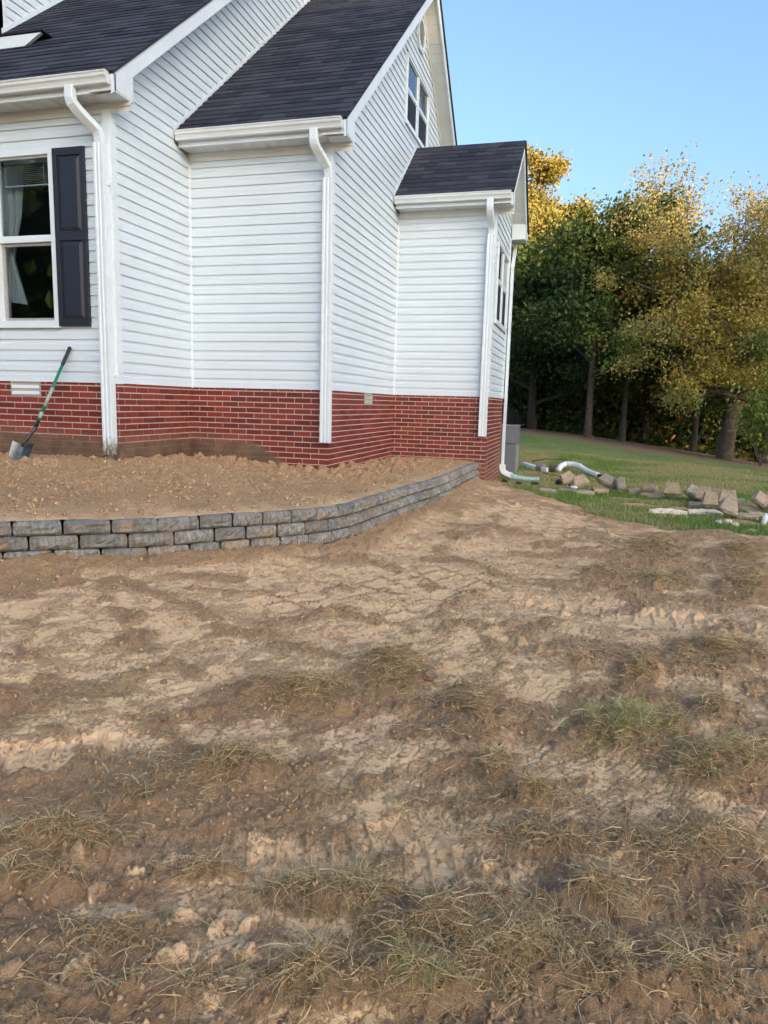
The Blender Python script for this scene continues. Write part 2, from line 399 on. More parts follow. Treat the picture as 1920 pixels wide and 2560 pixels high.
def _fit(C, lam=.05):
    X = C[:, :2]; n = len(X); d2 = ((X[:, None]-X[None])**2).sum(-1)
    A = np.zeros((n+3, n+3)); A[:n, :n] = _kern(d2)+np.eye(n)*lam; A[:n, n] = 1; A[:n, n+1:] = X; A[n, :n] = 1; A[n+1:, :n] = X.T
    return np.linalg.solve(A, np.append(C[:, 2], [0, 0, 0]))
CW = _fit(CP)
def _ev(C, Wt, x, y):
    n = len(C); t = np.full(np.shape(x), Wt[n])+Wt[n+1]*x+Wt[n+2]*y
    for i in range(n): t = t+Wt[i]*_kern((x-C[i, 0])**2+(y-C[i, 1])**2)
    return t
def base_z(x, y):
    x = np.asarray(x, float); y = np.asarray(y, float)
    r = np.hypot(x-3, y-2); k = np.minimum(1, 26/np.maximum(r, 1e-6))
    return _ev(CP, CW, 3+(x-3)*k, 2+(y-2)*k)
def gz(x, y): return float(base_z(np.array([x]), np.array([y]))[0])
TP = np.array([(-3.1,-1.5,-.842),(-1.86,-1.5,-.85),(-1.86,0,-.888),(-5,-1.5,-.84),(-.9,0,-.93),(0,0,-.985),(0,1.5,-1.01),(0,3.03,-1.027),(1.45,3,-1.02),(-2.2,-2.6,-.89),(-1,-2,-.93),(0,-1.5,-.99),
(.04,-3.68,-1.03),(.62,-3.06,-1.03),(1.0,-2.5,-1.03),(1.12,-1.5,-1.03),(1.25,-.5,-1.03),(1.38,1,-1.03),(-.84,-4.25,-1.03),(-1.7,-4.75,-1.03),(-2.6,-5.2,-1.03),(-4,-5.9,-1.03),(-4,-3.5,-.95)])
TW = _fit(TP, .02)
def terr_z(x, y): return _ev(TP, TW, np.asarray(x, float), np.asarray(y, float))

#@@GROUND
MATS = [(1.76,-5.16,0.31,0.12,-0.08,0.19,0.9,0.25),(1.75,-5.86,0.29,0.11,-0.07,0.12,0.9,0.15),(1.58,-6.1,0.2,0.07,-0.06,0.09,0.5,0.1),(2.14,-4.79,0.22,0.09,-0.09,0.33,0.8,0.1),(2.6,-5.07,0.2,0.07,-0.05,0.35,0.8,0.05),(2.75,-5.51,0.11,0.04,-0.02,0.18,0.6,0.1),(3.28,-4.98,0.32,0.11,0.01,0.24,1,0.9),(2.92,-5.66,0.17,0.06,-0.01,0.12,0.8,0.1),(3.37,-4.31,0.15,0.05,0.02,0.25,0.7,0.3),(3.62,-5.21,0.24,0.08,0.03,0.2,0.9,0.5),(3.75,-1.16,0.37,0.15,0.06,0.66,0.8,0.05),(3.22,-2.27,0.22,0.09,0.01,0.32,0.6,0.1),(3.64,-2.34,0.47,0.17,0.03,0.34,0.7,0.35),(4.29,-2.28,0.27,0.1,0.1,0.54,0.9,0.1),(3.82,-3.85,0.39,0.14,0.05,0.33,0.7,0.1),(4.48,-1.13,0.29,0.11,0.12,0.65,0.8,0.1),(3.14,-4.16,0.29,0.11,0.0,0.18,0.4,0.1),(3.7,-4.62,0.11,0.04,0.03,0.16,0.7,0.1),(3.03,-5.88,0.33,0.11,0.0,0.13,0.6,0.1),(3.48,-5.77,0.26,0.09,0.03,0.23,0.6,0.1),(1.46,-6.42,0.27,0.09,-0.07,0.09,0.8,0.1),(1.51,-6.57,0.17,0.06,-0.06,0.06,0.7,0.1),(2.4,-6.37,0.28,0.09,-0.03,0.09,0.9,0.3),(2.66,-6.41,0.2,0.06,-0.03,0.13,1,0.3),(2.94,-6.42,0.31,0.1,-0.01,0.17,0.8,0.2),(2.46,-6.68,0.19,0.06,-0.03,0.09,0.9,0.3),(2.71,-6.62,0.15,0.05,-0.02,0.07,1,0.6),(3.3,-6.38,0.26,0.08,0.01,0.14,0.8,0.2),(1.88,-6.7,0.31,0.1,-0.06,0.08,0.35,0.1),(1.98,-6.4,0.23,0.08,-0.02,0.04,0.5,0.1),(2.12,-6.78,0.27,0.09,-0.05,0.07,0.3,0.1),(3.13,-6.13,0.21,0.07,0.0,0.1,0.7,0.15),(2.51,-6.15,0.11,0.04,-0.03,0.09,0.4,0.1),(3.62,-6.02,0.18,0.06,0.04,0.18,0.6,0.1),(3.74,-5.07,0.2,0.07,0.04,0.22,0.6,0.3),(2.78,-6.26,0.14,0.05,-0.01,0.08,0.6,0.2)]
COMP = [(0.21,-4.58,0.49,0.25,-0.25,0.32),(0.25,-5.25,0.22,0.1,-0.31,0.34),(0.69,-5.21,0.22,0.1,-0.26,0.34),(1.18,-5.33,0.21,0.09,-0.13,0.21),(1.2,-5.76,0.14,0.05,-0.08,0.11),(1.51,-5.64,0.11,0.04,-0.07,0.12),(0.77,-4.72,0.18,0.09,-0.12,0.2),(0.91,-3.97,0.14,0.08,-0.21,0.43),(1.44,-4.02,0.28,0.15,-0.13,0.34),(1.68,-3.11,0.51,0.29,-0.11,0.41),(2.07,-3.86,0.14,0.07,-0.07,0.29),(1.78,-4.23,0.27,0.13,-0.06,0.18),(2.1,-1.88,0.41,0.23,-0.07,0.46),(2.09,-3.31,0.24,0.13,-0.06,0.28),(2.15,-0.11,0.61,0.46,-0.12,1.07),(2.73,0.02,0.53,0.35,-0.04,0.85),(2.4,-4.09,0.09,0.04,-0.03,0.16),(0.91,-3.46,0.52,0.33,-0.12,0.27),(2.4,-4.52,0.25,0.1,-0.03,0.16),(3.35,-3.37,0.52,0.19,0.01,0.21),(2.88,-4.65,0.24,0.09,-0.01,0.19),(3.71,-3.32,0.26,0.09,0.02,0.21),(3.16,-5.57,0.09,0.03,0.0,0.08),(2.31,-5.87,0.18,0.06,-0.03,0.09),(2.51,-6.06,0.22,0.07,-0.02,0.08),(2.41,-6.2,0.22,0.07,-0.01,0.04),(0.98,-5.97,0.18,0.07,-0.13,0.14),(1.79,-6.65,0.13,0.04,-0.05,0.06),(2.31,-6.59,0.19,0.06,-0.03,0.08),(2.2,-6.69,0.06,0.02,-0.03,0.06),(1.26,-5.21,0.11,0.05,-0.09,0.15),(4.11,-1.99,0.29,0.1,0.03,0.2),(3.52,-4.89,0.21,0.08,0.01,0.12),(-0.4,-5.0,0.5,0.2,-0.2,0.4)]
STROKES = [((0.11,-4.3),(0.29,-4.2),(0.51,-4.32),(0.88,-4.56),(1.18,-4.71),0.062),((0.24,-4.51),(0.58,-4.82),(0.8,-4.96),0.047),((0.19,-4.78),(0.12,-4.88),(0.3,-5.18),(0.67,-5.47),0.049),((0.87,-5.14),(1.06,-5.06),(1.19,-5.12),0.044),((0.74,-5.43),(0.94,-5.39),(0.91,-5.26),0.074),((1.2,-5.55),(1.32,-5.55),(1.39,-5.68),0.053),((1.18,-4.46),(1.44,-4.33),(1.58,-4.08),(1.92,-4.21),0.066),((0.55,-4.11),(1.09,-3.9),0.039),((1.28,-4.63),(1.37,-4.76),(1.93,-4.68),0.045),((0.15,-5.3),(0.35,-5.25),0.036),((2.18,-4.05),(2.27,-3.26),(2.46,-3.04),0.056),((2.69,-3.99),(3.0,-3.55),0.063),((2.55,-4.22),(2.75,-4.26),(2.94,-4.06),0.096),((2.88,-2.72),(3.33,-2.65),(4.01,-2.96),0.097),((3.04,-3.96),(3.28,-3.94),(3.92,-3.89),0.112),((1.16,-2.92),(1.57,-2.93),(2.02,-3.25),0.066),((1.82,-2.21),(2.03,-1.17),(2.11,-0.14),0.074),((1.44,-0.05),(2.26,-1.03),(2.66,-1.01),0.084),((0.76,-3.67),(0.42,-3.87),0.057),((-0.36,-4.77),(-0.15,-4.61),0.034),((2.01,-2.39),(2.58,-2.74),(2.91,-2.69),0.064),((0.75,-5.75),(0.86,-5.78),(1.09,-5.8),0.042)]
KNOBS = [(1.51,-6.44),(1.57,-6.49),(1.79,-6.51),(1.71,-6.56),(1.77,-6.48),(2.0,-6.57),(2.12,-6.59),(2.19,-6.54),(2.06,-6.71),(2.16,-6.69),(2.23,-6.64),(1.95,-6.64),(1.85,-6.63),(1.84,-6.9),(1.85,-6.83),(1.69,-6.88),(1.98,-6.36),(1.84,-6.39),(2.14,-6.3),(2.3,-6.25),(2.43,-6.19),(2.8,-6.09),(2.84,-6.16),(3.11,-6.1)]
KNOBS2 = [(2.64,-3.23),(2.71,-3.25),(2.8,-3.3),(2.88,-3.36),(2.97,-3.41),(3.18,-3.09),(3.52,-3.14),(3.6,-3.15),(3.7,-3.16),(3.84,-3.15),(3.91,-3.25),(3.89,-3.56),(3.95,-3.46),(3.0,-4.16),(3.08,-4.16),(3.48,-4.24),(3.5,-3.7),(3.81,-3.58)]
DIRT_EDGE = [(1.52,4.49),(1.85,3.0),(2.2,2.3),(2.88,1.38),(3.27,0.7),(3.66,0.24),(4.01,-0.08),(4.54,0.2),(5.0,-0.01),(7,-.2),(12,-.6)]
WOOD_EDGE = [(-30,22),(-6,16.5),(1.16,14.23),(3.04,13.24),(4.95,12.12),(6.61,12.01),(7.55,11.53),(12,10.2),(30,6)]
WALLC = [(-4.2,-5.98),(-3.4,-5.58),(-2.6,-5.17),(-1.8,-4.76),(-1.2,-4.45),(-.84,-4.25),(-.52,-4.01),(-.23,-3.85),(.04,-3.68),(.24,-3.43),(.43,-3.22),(.62,-3.04),(.77,-2.88),(.9,-2.7),(1.0,-2.5),(1.07,-2.27),(1.10,-2.0),(1.13,-1.62),(1.17,-1.3),(1.2,-1.0),(1.22,-.7),(1.27,-.4),(1.33,.05),(1.36,.5),(1.38,1.1),(1.4,1.9),(1.43,3.0)]
# tracks: p0, p1, half width, cleat pitch (m), strength
TRACKS = [((1.05,-4.25),(2.2,-2.6),.17,.30,.7),((1.55,-4.55),(2.45,-2.9),.15,.30,.6),((1.55,1.6),(3.2,-1.6),.22,.20,.9),((2.3,1.2),(3.7,-1.5),.22,.20,.9),((.75,-6.15),(1.35,-5.8),.10,.09,1.0),((3.0,-4.68),(4.0,-5.0),.10,.06,1.0),((2.7,-5.85),(2.1,-6.35),.10,.07,1.0),((1.0,-6.6),(3.2,-5.98),.10,.085,.9),((2.6,-3.22),(4.6,-3.35),.13,.12,.8),((2.6,-4.15),(4.3,-4.2),.12,.12,.7)]
def ell_mask(x, y, e, wob=0.0):
    cx, cy, ax, ay, bx, by = e[:6]; det = ax*by-ay*bx
    dx = x-cx; dy = y-cy; u = (dx*by-dy*bx)/det; v = (ax*dy-ay*dx)/det
    return 1-np.hypot(u, v)+wob
def ground_fields(x, y):
    """height offset, loose, lawn, litter for the open ground"""
    near = np.hypot(x-3, y+2) < 16
    wx = x+.06*(fbm(x*5, y*5, 3, 31)-.5)+.25*(fbm(x*1.3, y*1.3, 2, 33)-.5); wy = y+.06*(fbm(x*5, y*5, 3, 41)-.5)+.25*(fbm(x*1.3, y*1.3, 2, 43)-.5)
    edge = np.array(DIRT_EDGE)
    # signed lawn mask: lawn lies beyond the edge line
    ey = np.interp(wx, edge[:, 0], edge[:, 1], left=5.5, right=-.6)
    dl = (wy-ey)*.75+.55*(fbm(x*2.2, y*2.2, 4, 51)-.5)
    lawn = sst(-.12, .25, dl)
    lawn = np.where(x < 1.52, sst(5.0, 5.3, y), lawn)
    far_field = sst(12, 17, np.hypot(x-3, y+5)); lawn = np.maximum(lawn, far_field)
    wedge = np.array(WOOD_EDGE); wyl = np.interp(x, wedge[:, 0], wedge[:, 1])
    litter = sst(-.2, .8, y-wyl+.8*(fbm(x*1.5, y*1.5, 3, 61)-.5))
    # looseness
    n = fbm(wx*3.2+4, wy*3.2, 4, 71); st = fbm((wx*.8+wy*.6)*1.4, (-wx*.6+wy*.8)*5.5, 4, 77)
    zone = sst(1.0, .2, np.hypot((x-1.3)/2.6, (y+2.9)/3.6))
    zone2 = sst(1.0, .3, np.hypot((x-3.4)/1.5, (y+3.2)/2.2))
    cen = .50-.17*zone-.06*zone2; compact = sst(cen, cen+.10, .55*n+.45*st)*1.25
    cm = np.full(x.shape, -1.0)
    w1 = .9*(fbm(x*6, y*6, 5, 81, .62)-.5)+.9*(fbm(wx*2.2, wy*2.2, 3, 83)-.5)
    for e in COMP: cm = np.maximum(cm, ell_mask(wx, wy, e, w1))
    scuff = sst(.40, .62, fbm(x*17, y*17, 4, 85, .6)*.6+fbm((x*.8+y*.6)*5, (-x*.6+y*.8)*16, 4, 87, .6)*.4)
    compact = np.maximum(np.minimum(compact, 1)*.9, sst(-.10, .30, cm))*(1-.30*scuff)
    loose = 1-compact
    ridge = np.zeros(x.shape)
    gap = sst(.36, .52, fbm(x*4.5+3, y*4.5, 4, 93, .6))
    for s in STROKES:
        d = seg_dist(wx, wy, s[:-1]); wdt = s[-1]*1.15*(1+1.5*(fbm(x*9, y*9, 4, 91, .6)-.5))
        k = sst(1.0, .25, d/np.maximum(wdt, 1e-3)); k = k*gap; ridge = np.maximum(ridge, k)
        loose = np.maximum(loose, .85*gap*sst(1.6, .5, d/np.maximum(wdt, 1e-3)))
    berm = seg_dist(x, y, WALLC); bm = sst(.42, .04, berm+.26*(fbm(x*6, y*6, 4, 95)-.5)); loose = np.maximum(loose, bm)
    mound = np.zeros(x.shape); 
    for e in MATS:
        k = sst(-.25, .75, ell_mask(x, y, e, .5*(fbm(x*8, y*8, 3, 97)-.5))); mound = np.maximum(mound, k*e[6])
    loose = np.maximum(loose, sst(.1, .5, mound))
    rough = loose*(1-lawn)
    h = .05*(fbm(x*.9, y*.9, 3, 101)-.5)+.035*(fbm(x*3, y*3, 3, 103)-.5)
    c1, id1 = worley(x*22, y*22, 5); c2, id2 = worley(x*9+fbm(x*6, y*6, 2, 3), y*9, 15)
    clod = (np.sqrt(np.clip(1-(c1/.62)**2, 0, 1)))*(id1 > .45)*.009*(.5+id1)+np.sqrt(np.clip(1-(c2/.48)**2, 0, 1))*(id2 > .80)*.022
    c3, id3 = worley(x*48, y*48, 25); clod = clod+np.sqrt(np.clip(1-(c3/.6)**2, 0, 1))*(id3 > .35)*.006
    h = h+rough*(.006+.022*(fbm(x*14, y*14, 5, 107, .62)-.5)+clod)+.0035*(fbm(x*30, y*30, 3, 109)-.5)
    # small layered scarps in the compacted soil
    stp = fbm((wx*.55+wy*.83)*1.6, (-wx*.83+wy*.55)*4.5, 4, 113)*9
    h = h+(1-rough)*(1-lawn)*.012*(sst(.0, .22, stp-np.floor(stp))-.5)
    h = h+ridge*.009+bm*.05*(.6+.8*fbm(x*5, y*5, 3, 117))
    h = h+mound*(.038+.075*(fbm(x*10, y*10, 4, 119, .6)-.35))
    for (x0, y0), (x1, y1), hw, pit, sg in TRACKS:
        L = math.hypot(x1-x0, y1-y0); dx, dy = (x1-x0)/L, (y1-y0)/L
        u = (x-x0)*dx+(y-y0)*dy+.10*pit/.1*(fbm(x*5, y*5, 3, 121)-.5)*.6; v = -(x-x0)*dy+(y-y0)*dx+.10*(fbm(x*4, y*4, 3, 123)-.5)
        k = sst(hw*1.15, hw*.9, np.abs(v))*sst(-.1, .15, u)*sst(L+.1, L-.15, u)*(1-sst(.2, .6, mound))*sst(.30, .48, fbm(x*2.5, y*2.5, 3, 127)+.12)
        ph = (u/pit) % 1.0; lane = ((v/hw+1)*1.0+.5*np.floor(u/pit)) % 1.0
        cle = sst(.0, .10, ph)*sst(1.0, .86, ph)
        if pit > .15:
            cle = cle*sst(.03, .12, lane)*sst(.99, .9, lane)
            k = k*sst(.34, .48, fbm(x*3+9, y*3, 3, 129)); h = h+k*sg*(.007*(1-cle)-.003); loose = loose*(1-k*cle*.8)+k*(1-cle)*.40
        else:
            h = h-k*sg*(.020*cle-.004); loose = loose*(1-k*.55)
    for i, (kx, ky) in enumerate(KNOBS+KNOBS2):
        r = (.026 if i < len(KNOBS) else .042)*(.6+.7*abs(math.sin(i*7.7)))
        a = .9+.5*math.sin(i*2.3); dx = (x-kx)*math.cos(a)+(y-ky)*math.sin(a); dy = -(x-kx)*math.sin(a)+(y-ky)*math.cos(a)
        d = np.hypot(dx/(r*1.6), dy/(r*.85))+.9*(fbm(x*35, y*35, 3, 700+i)-.5)
        k = sst(1.0, .55, d); h = h+k*(.023 if i < len(KNOBS) else .022); loose = loose*(1-.6*k)
    h = h*(1-far_field)*(1-.75*lawn)+lawn*.012*(fbm(x*8, y*8, 3, 131)-.5)+lawn*.05*(fbm(x*1.1, y*1.1, 2, 133)-.5)
    hole = np.hypot((x-3.83)/.26, (y-1.81)/.16); h = h-.10*sst(1.1, .3, hole); lawn = lawn*(1-sst(1.25, .9, hole)); loose = np.maximum(loose, sst(1.3, .9, hole))
    for tx, ty, tr in ((3.66, 2.38, .3), (4.85, .85, .35), (4.3, 1.7, .25)):
        k = sst(1.1, .5, np.hypot((x-tx)/tr, (y-ty)/(tr*.7))+.6*(fbm(x*7, y*7, 3, 135)-.5)); lawn = lawn*(1-.75*k); loose = np.maximum(loose, k); h = h+k*.02
    return h, np.clip(loose, 0, 1), lawn, litter
def build_ground():
    hd = YAW; dense = np.linspace(hd-math.radians(33), hd+math.radians(33), 640)
    coarse = np.linspace(hd+math.radians(33), hd-math.radians(33)+2*math.pi, 110)[1:-1]
    th = np.concatenate([dense, coarse])
    r = [.02, .2, .4, .6, .75]
    q = .9
    while q < 15: r.append(q); q *= 1.0042
    while q < 420: r.append(q); q *= 1.045
    r = np.array(r); T, Rr = np.meshgrid(th, r)
    X = CAM.x+Rr*np.sin(T); Y = CAM.y+Rr*np.cos(T)
    h, lo, la, li = ground_fields(X, Y)
    Z = base_z(X, Y)+h
    # keep the open ground a little under the raised bed and the house
    mat_k = np.zeros_like(X)
    for e in MATS: mat_k = np.maximum(mat_k, sst(-.1, .6, ell_mask(X, Y, e, .7*(fbm(X*9, Y*9, 3, 97)-.5)))*e[6])
    li = np.maximum(li, .45*mat_k)
    inside = poly_in(X, Y, WALLC+[(1.52, 3.02), (1.50, 8.2), (-9, 8.2), (-9, -6)])
    Z = np.where(inside, Z-.12, Z)
    nr, ncol = X.shape
    V = np.stack([X.ravel(), Y.ravel(), Z.ravel()], 1)
    i = np.arange(nr-1)[:, None]*ncol; j = np.arange(ncol)[None]; j2 = (j+1) % ncol
    F = np.stack([i+j, i+ncol+j, i+ncol+j2, i+j2], -1).reshape(-1, 4)
    me = np_mesh('ground', V, F, M['soil'], {'loose': ('FLOAT', lo.ravel()), 'lawn': ('FLOAT', la.ravel()), 'litter': ('FLOAT', li.ravel())})
    o = link('ground', me); tag(o, kind='structure', label='bare clay yard running up to the lawn beside the house')
build_ground()
def surf_pts(x, y):
    h, lo, la, li = ground_fields(x, y); return base_z(x, y)+h, lo, la, li
def gzd(x, y):
    z, *_ = surf_pts(np.array([float(x)]), np.array([float(y)])); return float(z[0])
def terrace_h(x, y):
    d = seg_dist(x, y, WALLC); house = np.minimum(np.abs(y-0)+(x > 0)*9, 9)
    amp = .35+.65*sst(.15, 1.2, d)
    c1, i1 = worley(x*20, y*20, 205); c2, i2 = worley(x*8, y*8, 215)
    big = sst(.45, .7, fbm(x*.9, y*.9, 3, 217)+.25*sst(-1.2, -.2, x*0+y))
    cl = np.sqrt(np.clip(1-(c1/.6)**2, 0, 1))*(i1 > .4)*.012*(.5+i1)+np.sqrt(np.clip(1-(c2/.45)**2, 0, 1))*(i2 > .68)*.030*(.3+big)
    c3, i3 = worley(x*42, y*42, 225); cl = cl+np.sqrt(np.clip(1-(c3/.6)**2, 0, 1))*(i3 > .3)*.006
    h = .05*(fbm(x*1.4, y*1.4, 3, 201)-.5)*sst(.1, .8, d)+amp*(.040*(fbm(x*12, y*12, 5, 207, .62)-.5)+1.3*cl)
    band = fbm(x*1.2+y*.5, y*3.5, 4, 221)
    loose = np.clip(.50+.9*(fbm(x*2.6, y*2.6, 4, 211)-.42)+.25*sst(-2.2, -.6, y)-.30*sst(.35, .05, d), 0, 1)
    loose = np.clip(np.maximum(loose, .15)+.30*sst(.2, .9, d), 0, 1)
    return h, loose
def build_terrace():
    s = .0135
    xs = np.arange(-5.2, 1.54, s); ys = np.arange(-6.4, 3.12, s); X, Y = np.meshgrid(xs, ys)
    poly = [(x-.0, y) for x, y in WALLC]
    # inset the edge of the soil behind the face of the wall
    ins = poly_in(X, Y, poly+[(1.52, 3.05), (0.05, 3.07), (-.03, .05), (-1.8, .05), (-1.9, -1.45), (-5.2, -1.45)])
    d = seg_dist(X, Y, WALLC); ins &= d > .055+.05*(fbm(X*5, Y*5, 3, 231)-.4)
    h, lo = terrace_h(X, Y); Z = terr_z(X, Y)+h
    Z = np.where(d < .35, np.minimum(Z, -1.036+.010*sst(.05, .12, d)+.02*sst(.1, .35, d)+.5*h*sst(.06, .2, d)), Z)
    nr, nc = X.shape; idx = np.arange(nr*nc).reshape(nr, nc)
    keep = ins[:-1, :-1] & ins[1:, :-1] & ins[:-1, 1:] & ins[1:, 1:]
    F = np.stack([idx[:-1, :-1][keep], idx[:-1, 1:][keep], idx[1:, 1:][keep], idx[1:, :-1][keep]], -1)
    used = np.unique(F); rem = np.full(nr*nc, -1); rem[used] = np.arange(len(used)); F = rem[F]
    V = np.stack([X.ravel(), Y.ravel(), Z.ravel()], 1)[used]
    z0 = np.zeros(len(used))
    me = np_mesh('raised_soil_bed', V, F, M['soil'], {'loose': ('FLOAT', lo.ravel()[used]), 'lawn': ('FLOAT', z0), 'litter': ('FLOAT', z0)})
    tag(link('raised_soil_bed', me), kind='structure', label='raised bed of raked brown soil behind the block wall')
build_terrace()

#@@HOUSE
XA, YA, YD, XE, YF, HS, OV = -1.8587, -1.515, 3.0296, 1.5277, 5.0976, 2.80, 0.27
SL = .833; RY = 4.06
EX = .1143
house = empty('white_house', (XA, YA, -1.0), 'white vinyl sided house on a red brick base with dark shingle roofs', 'house')
def fW(Y): return lambda s, z, o: Vector((s, Y-o, z))        # walls that face -Y, s = x
def fS(X): return lambda s, z, o: Vector((X+o, s, z))        # walls that face +X, s = y
HX0 = -6.2
R1 = lambda Y: 2.96+SL*(Y+1.815)
R2 = lambda Y: 2.96+SL*(Y+.30)
R3 = lambda Y: 2.96+SL*(Y-2.73)
R1R = 3.40     # ridge of the left roof
# sheathing behind the siding and brick
b = MB()
WIN1 = (-3.352, -2.545, .60, 2.41)
def sheet(f, s0, s1, z0, z1, d0=-.10, d1=-.004): b.prism([(s0, z0), (s1, z0), (s1, z1), (s0, z1)], f, d0, d1)
x0, x1, z0, z1 = WIN1
sheet(fW(YA), HX0, x0, -1.6, 2.8); sheet(fW(YA), x1, XA-.11, -1.6, 2.8); sheet(fW(YA), x0, x1, -1.6, z0); sheet(fW(YA), x0, x1, z1, 2.8)
b.prism([(YA, -1.6), (8.3, -1.6), (8.3, 2.9), (3.4, 7.0), (YA, 2.9)], fS(XA), -.11, -.004)
sheet(fW(0), XA, -.11, -1.6, 2.8)
b.prism([(0, -1.6), (8.15, -1.6), (8.15, 2.86), (RY, 6.3), (0, 2.86)], fS(0), -.11, -.004)
sheet(fW(YD), 0, XE-.11, -1.6, 2.8)
b.prism([(YD, -1.6), (YF, -1.6), (YF, 2.86), (RY+.0, 3.75), (YD, 2.86)], fS(XE), -.11, -.004)
b.box(-.1, XE-.11, YF-.1, YF, -1.6, 2.8)
b.box(HX0, 0, 8.2, 8.3, -1.6, 2.8)
b.obj('wall', M['mortar'], house)
# --- bricks
BW, BH, MJ, CH = .2055, .0557, .0125, .0677
brick_me = {}
def brick_mesh(wd):
    key = round(wd, 3)
    if key not in brick_me:
        q = MB(); c = .0025; x, y, z = wd/2, .010, BH/2
        vs = [(-x, y, -z), (x, y, -z), (x, y, z), (-x, y, z), (-x, -y+c, -z), (x, -y+c, -z), (x, -y+c, z), (-x, -y+c, z),
              (-x+c, -y, -z+c), (x-c, -y, -z+c), (x-c, -y, z-c), (-x+c, -y, z-c)]
        q.add(vs, [(0, 1, 5, 4), (1, 2, 6, 5), (2, 3, 7, 6), (3, 0, 4, 7), (4, 5, 9, 8), (5, 6, 10, 9), (6, 7, 11, 10), (7, 4, 8, 11), (8, 9, 10, 11)])
        brick_me[key] = q.mesh('brick', M['brick'])
    return brick_me[key]
bricks = []    # (origin, rotz, width, parent)
def brick_wall(name, f, s0, s1, zb, rz, phase, holes=(), first=0.0):
    wb = MB(); wb.prism([(s0, zb), (s1, zb), (s1, -.001), (s0, -.001)], f, -.002, .0085)
    par = wb.obj(name, M['mortar'], house)
    ztop = -.031
    k = 0; z = ztop-CH/2+.0338+.0
    row = 0
    while True:
        zc = ztop+CH/2-CH*row - .0047
        if zc < zb-.03: break
        off = phase+(0 if row % 2 else (BW+MJ)/2)
        s = s0+(off % (BW+MJ))-(BW+MJ)
        while s < s1:
            a, c = max(s, s0), min(s+BW, s1)
            if c-a > .02:
                ok = True
                for h0, h1, g0, g1 in holes:
                    if zc+BH/2 > g0+.004 and zc-BH/2 < g1-.004:
                        if a >= h0-.01 and c <= h1+.01: ok = False
                        elif a < h0 < c: c = h0-.004
                        elif a < h1 < c: a = h1+.004
                if ok and c-a > .02: bricks.append((f((a+c)/2, zc+random.uniform(-.0008, .0008), 0.0035+random.uniform(-.0008, .001)), rz, round((c-a), 2), par))
            s += BW+MJ
        row += 1
    return par
V1 = (-3.245, -2.845, -.165, 0.001); V2 = (1.43, 1.81, -.168, -.022)
brick_wall('brick_base', fW(YA), HX0, XA+.012, -1.15, 0, .05, (V1,))
brick_wall('brick_base', fS(XA), YA-.012, 0, -1.2, math.pi/2, .12)
brick_wall('brick_base', fW(0), XA, .012, -1.25, 0, .01)
brick_wall('brick_base', fS(0), -.012, YD, -1.25, math.pi/2, .09, (V2,))
brick_wall('brick_base', fW(YD), 0, XE+.012, -1.45, 0, .055)
brick_wall('brick_base', fS(XE), YD-.012, YF, -1.62, math.pi/2, .02)
bricks.sort(key=lambda t: (t[0]-CAM).length/max(.2, 1 if abs(t[1]) < .1 else .62*t[2]/.2)*(1 if t[0].x > -3.5 else 3)*(1 if t[2] > .09 else 1.5))
rest = {}
for i, (p, rz, wd, par) in enumerate(bricks):
    if i < 299:
        o = bpy.data.objects.new('brick', brick_mesh(wd)); COL.objects.link(o); o.parent = par; o.matrix_parent_inverse = PINV(par)
        o.location = p; o.rotation_euler[2] = rz
    else: rest.setdefault(par.name, (par, []))[1].append((p, rz, wd))
for par, lst in rest.values():
    q = MB(); vv = []
    for p, rz, wd in lst:
        me = brick_mesh(wd); mt = Matrix.Translation(p) @ Matrix.Rotation(rz, 4, 'Z')
        q.add([mt @ v.co for v in me.vertices], [tuple(pp.vertices) for pp in me.polygons]); vv += [random.random()]*len(me.vertices)
    me = q.mesh('brick', M['brick']); a = me.attributes.new('var', 'FLOAT', 'POINT'); a.data.foreach_set('value', vv)
    tag(link('bricks_further_along', me, par), kind='stuff')
# --- siding boards
PROF = [(.002, .010), (.0, .0160), (.068, .0128), (.076, .0060), (.125, .003)]
def board(f, z, sa, sb, par):
    q = MB(); vs = []
    for dz, o in PROF:
        zz = z+dz; vs += [f(sa(zz), zz, o), f(sb(zz), zz, o)]
    q.add(vs, [(2*i, 2*i+1, 2*i+3, 2*i+2) for i in range(len(PROF)-1)])
    return q.obj('siding_board', M['siding'], par)
def siding(f, z0, z1, sa, sb, holes=()):
    par = MB().prism([(sa(.3), -.004), (sb(.3), -.004), (sb(.3), .012), (sa(.3), .012)], f, .001, .021).obj('siding_wall', M['trim'], house)
    z = z0
    while z < z1-.02:
        A, B = sa, sb
        segs = [(A, B)]
        for h0, h1, g0, g1 in holes:
            if z+EX > g0+.03 and z < g1-.03:
                segs = [(A, lambda q, h=h0: h), (lambda q, h=h1: h, B)]
        for a, c in segs:
            if c(z+EX*.5)-a(z+EX*.5) > .04: board(f, z, a, c, par)
        z += EX
    return par
K = lambda v: (lambda z: v)
siding(fW(YA), 0, HS-.05, K(-4.6), K(XA-.05), ((WIN1[0]-.01, WIN1[1]+.01, WIN1[2], WIN1[3]),))
siding(fS(XA), 0, 6.9, lambda z: YA+.06 if z < 2.86 else (YA+.04 if z < 3.0 else (z-2.96)/SL-1.815+.22),
       lambda z: -.02 if z < HS-.01 else ((-.33 if z < 2.96 else (z-2.96)/SL-.30) if z < 6.2 else 8.1))
siding(fW(0), 0, HS-.06, K(XA+.035), K(-.05))
def s2b(z):
    if z < HS-.01: return YD-.03
    if z < 2.96: return YD-.30
    if z < 4.05: return (z-2.96)/SL+2.73
    return 2*RY-((z+.26-2.96)/SL-.30)
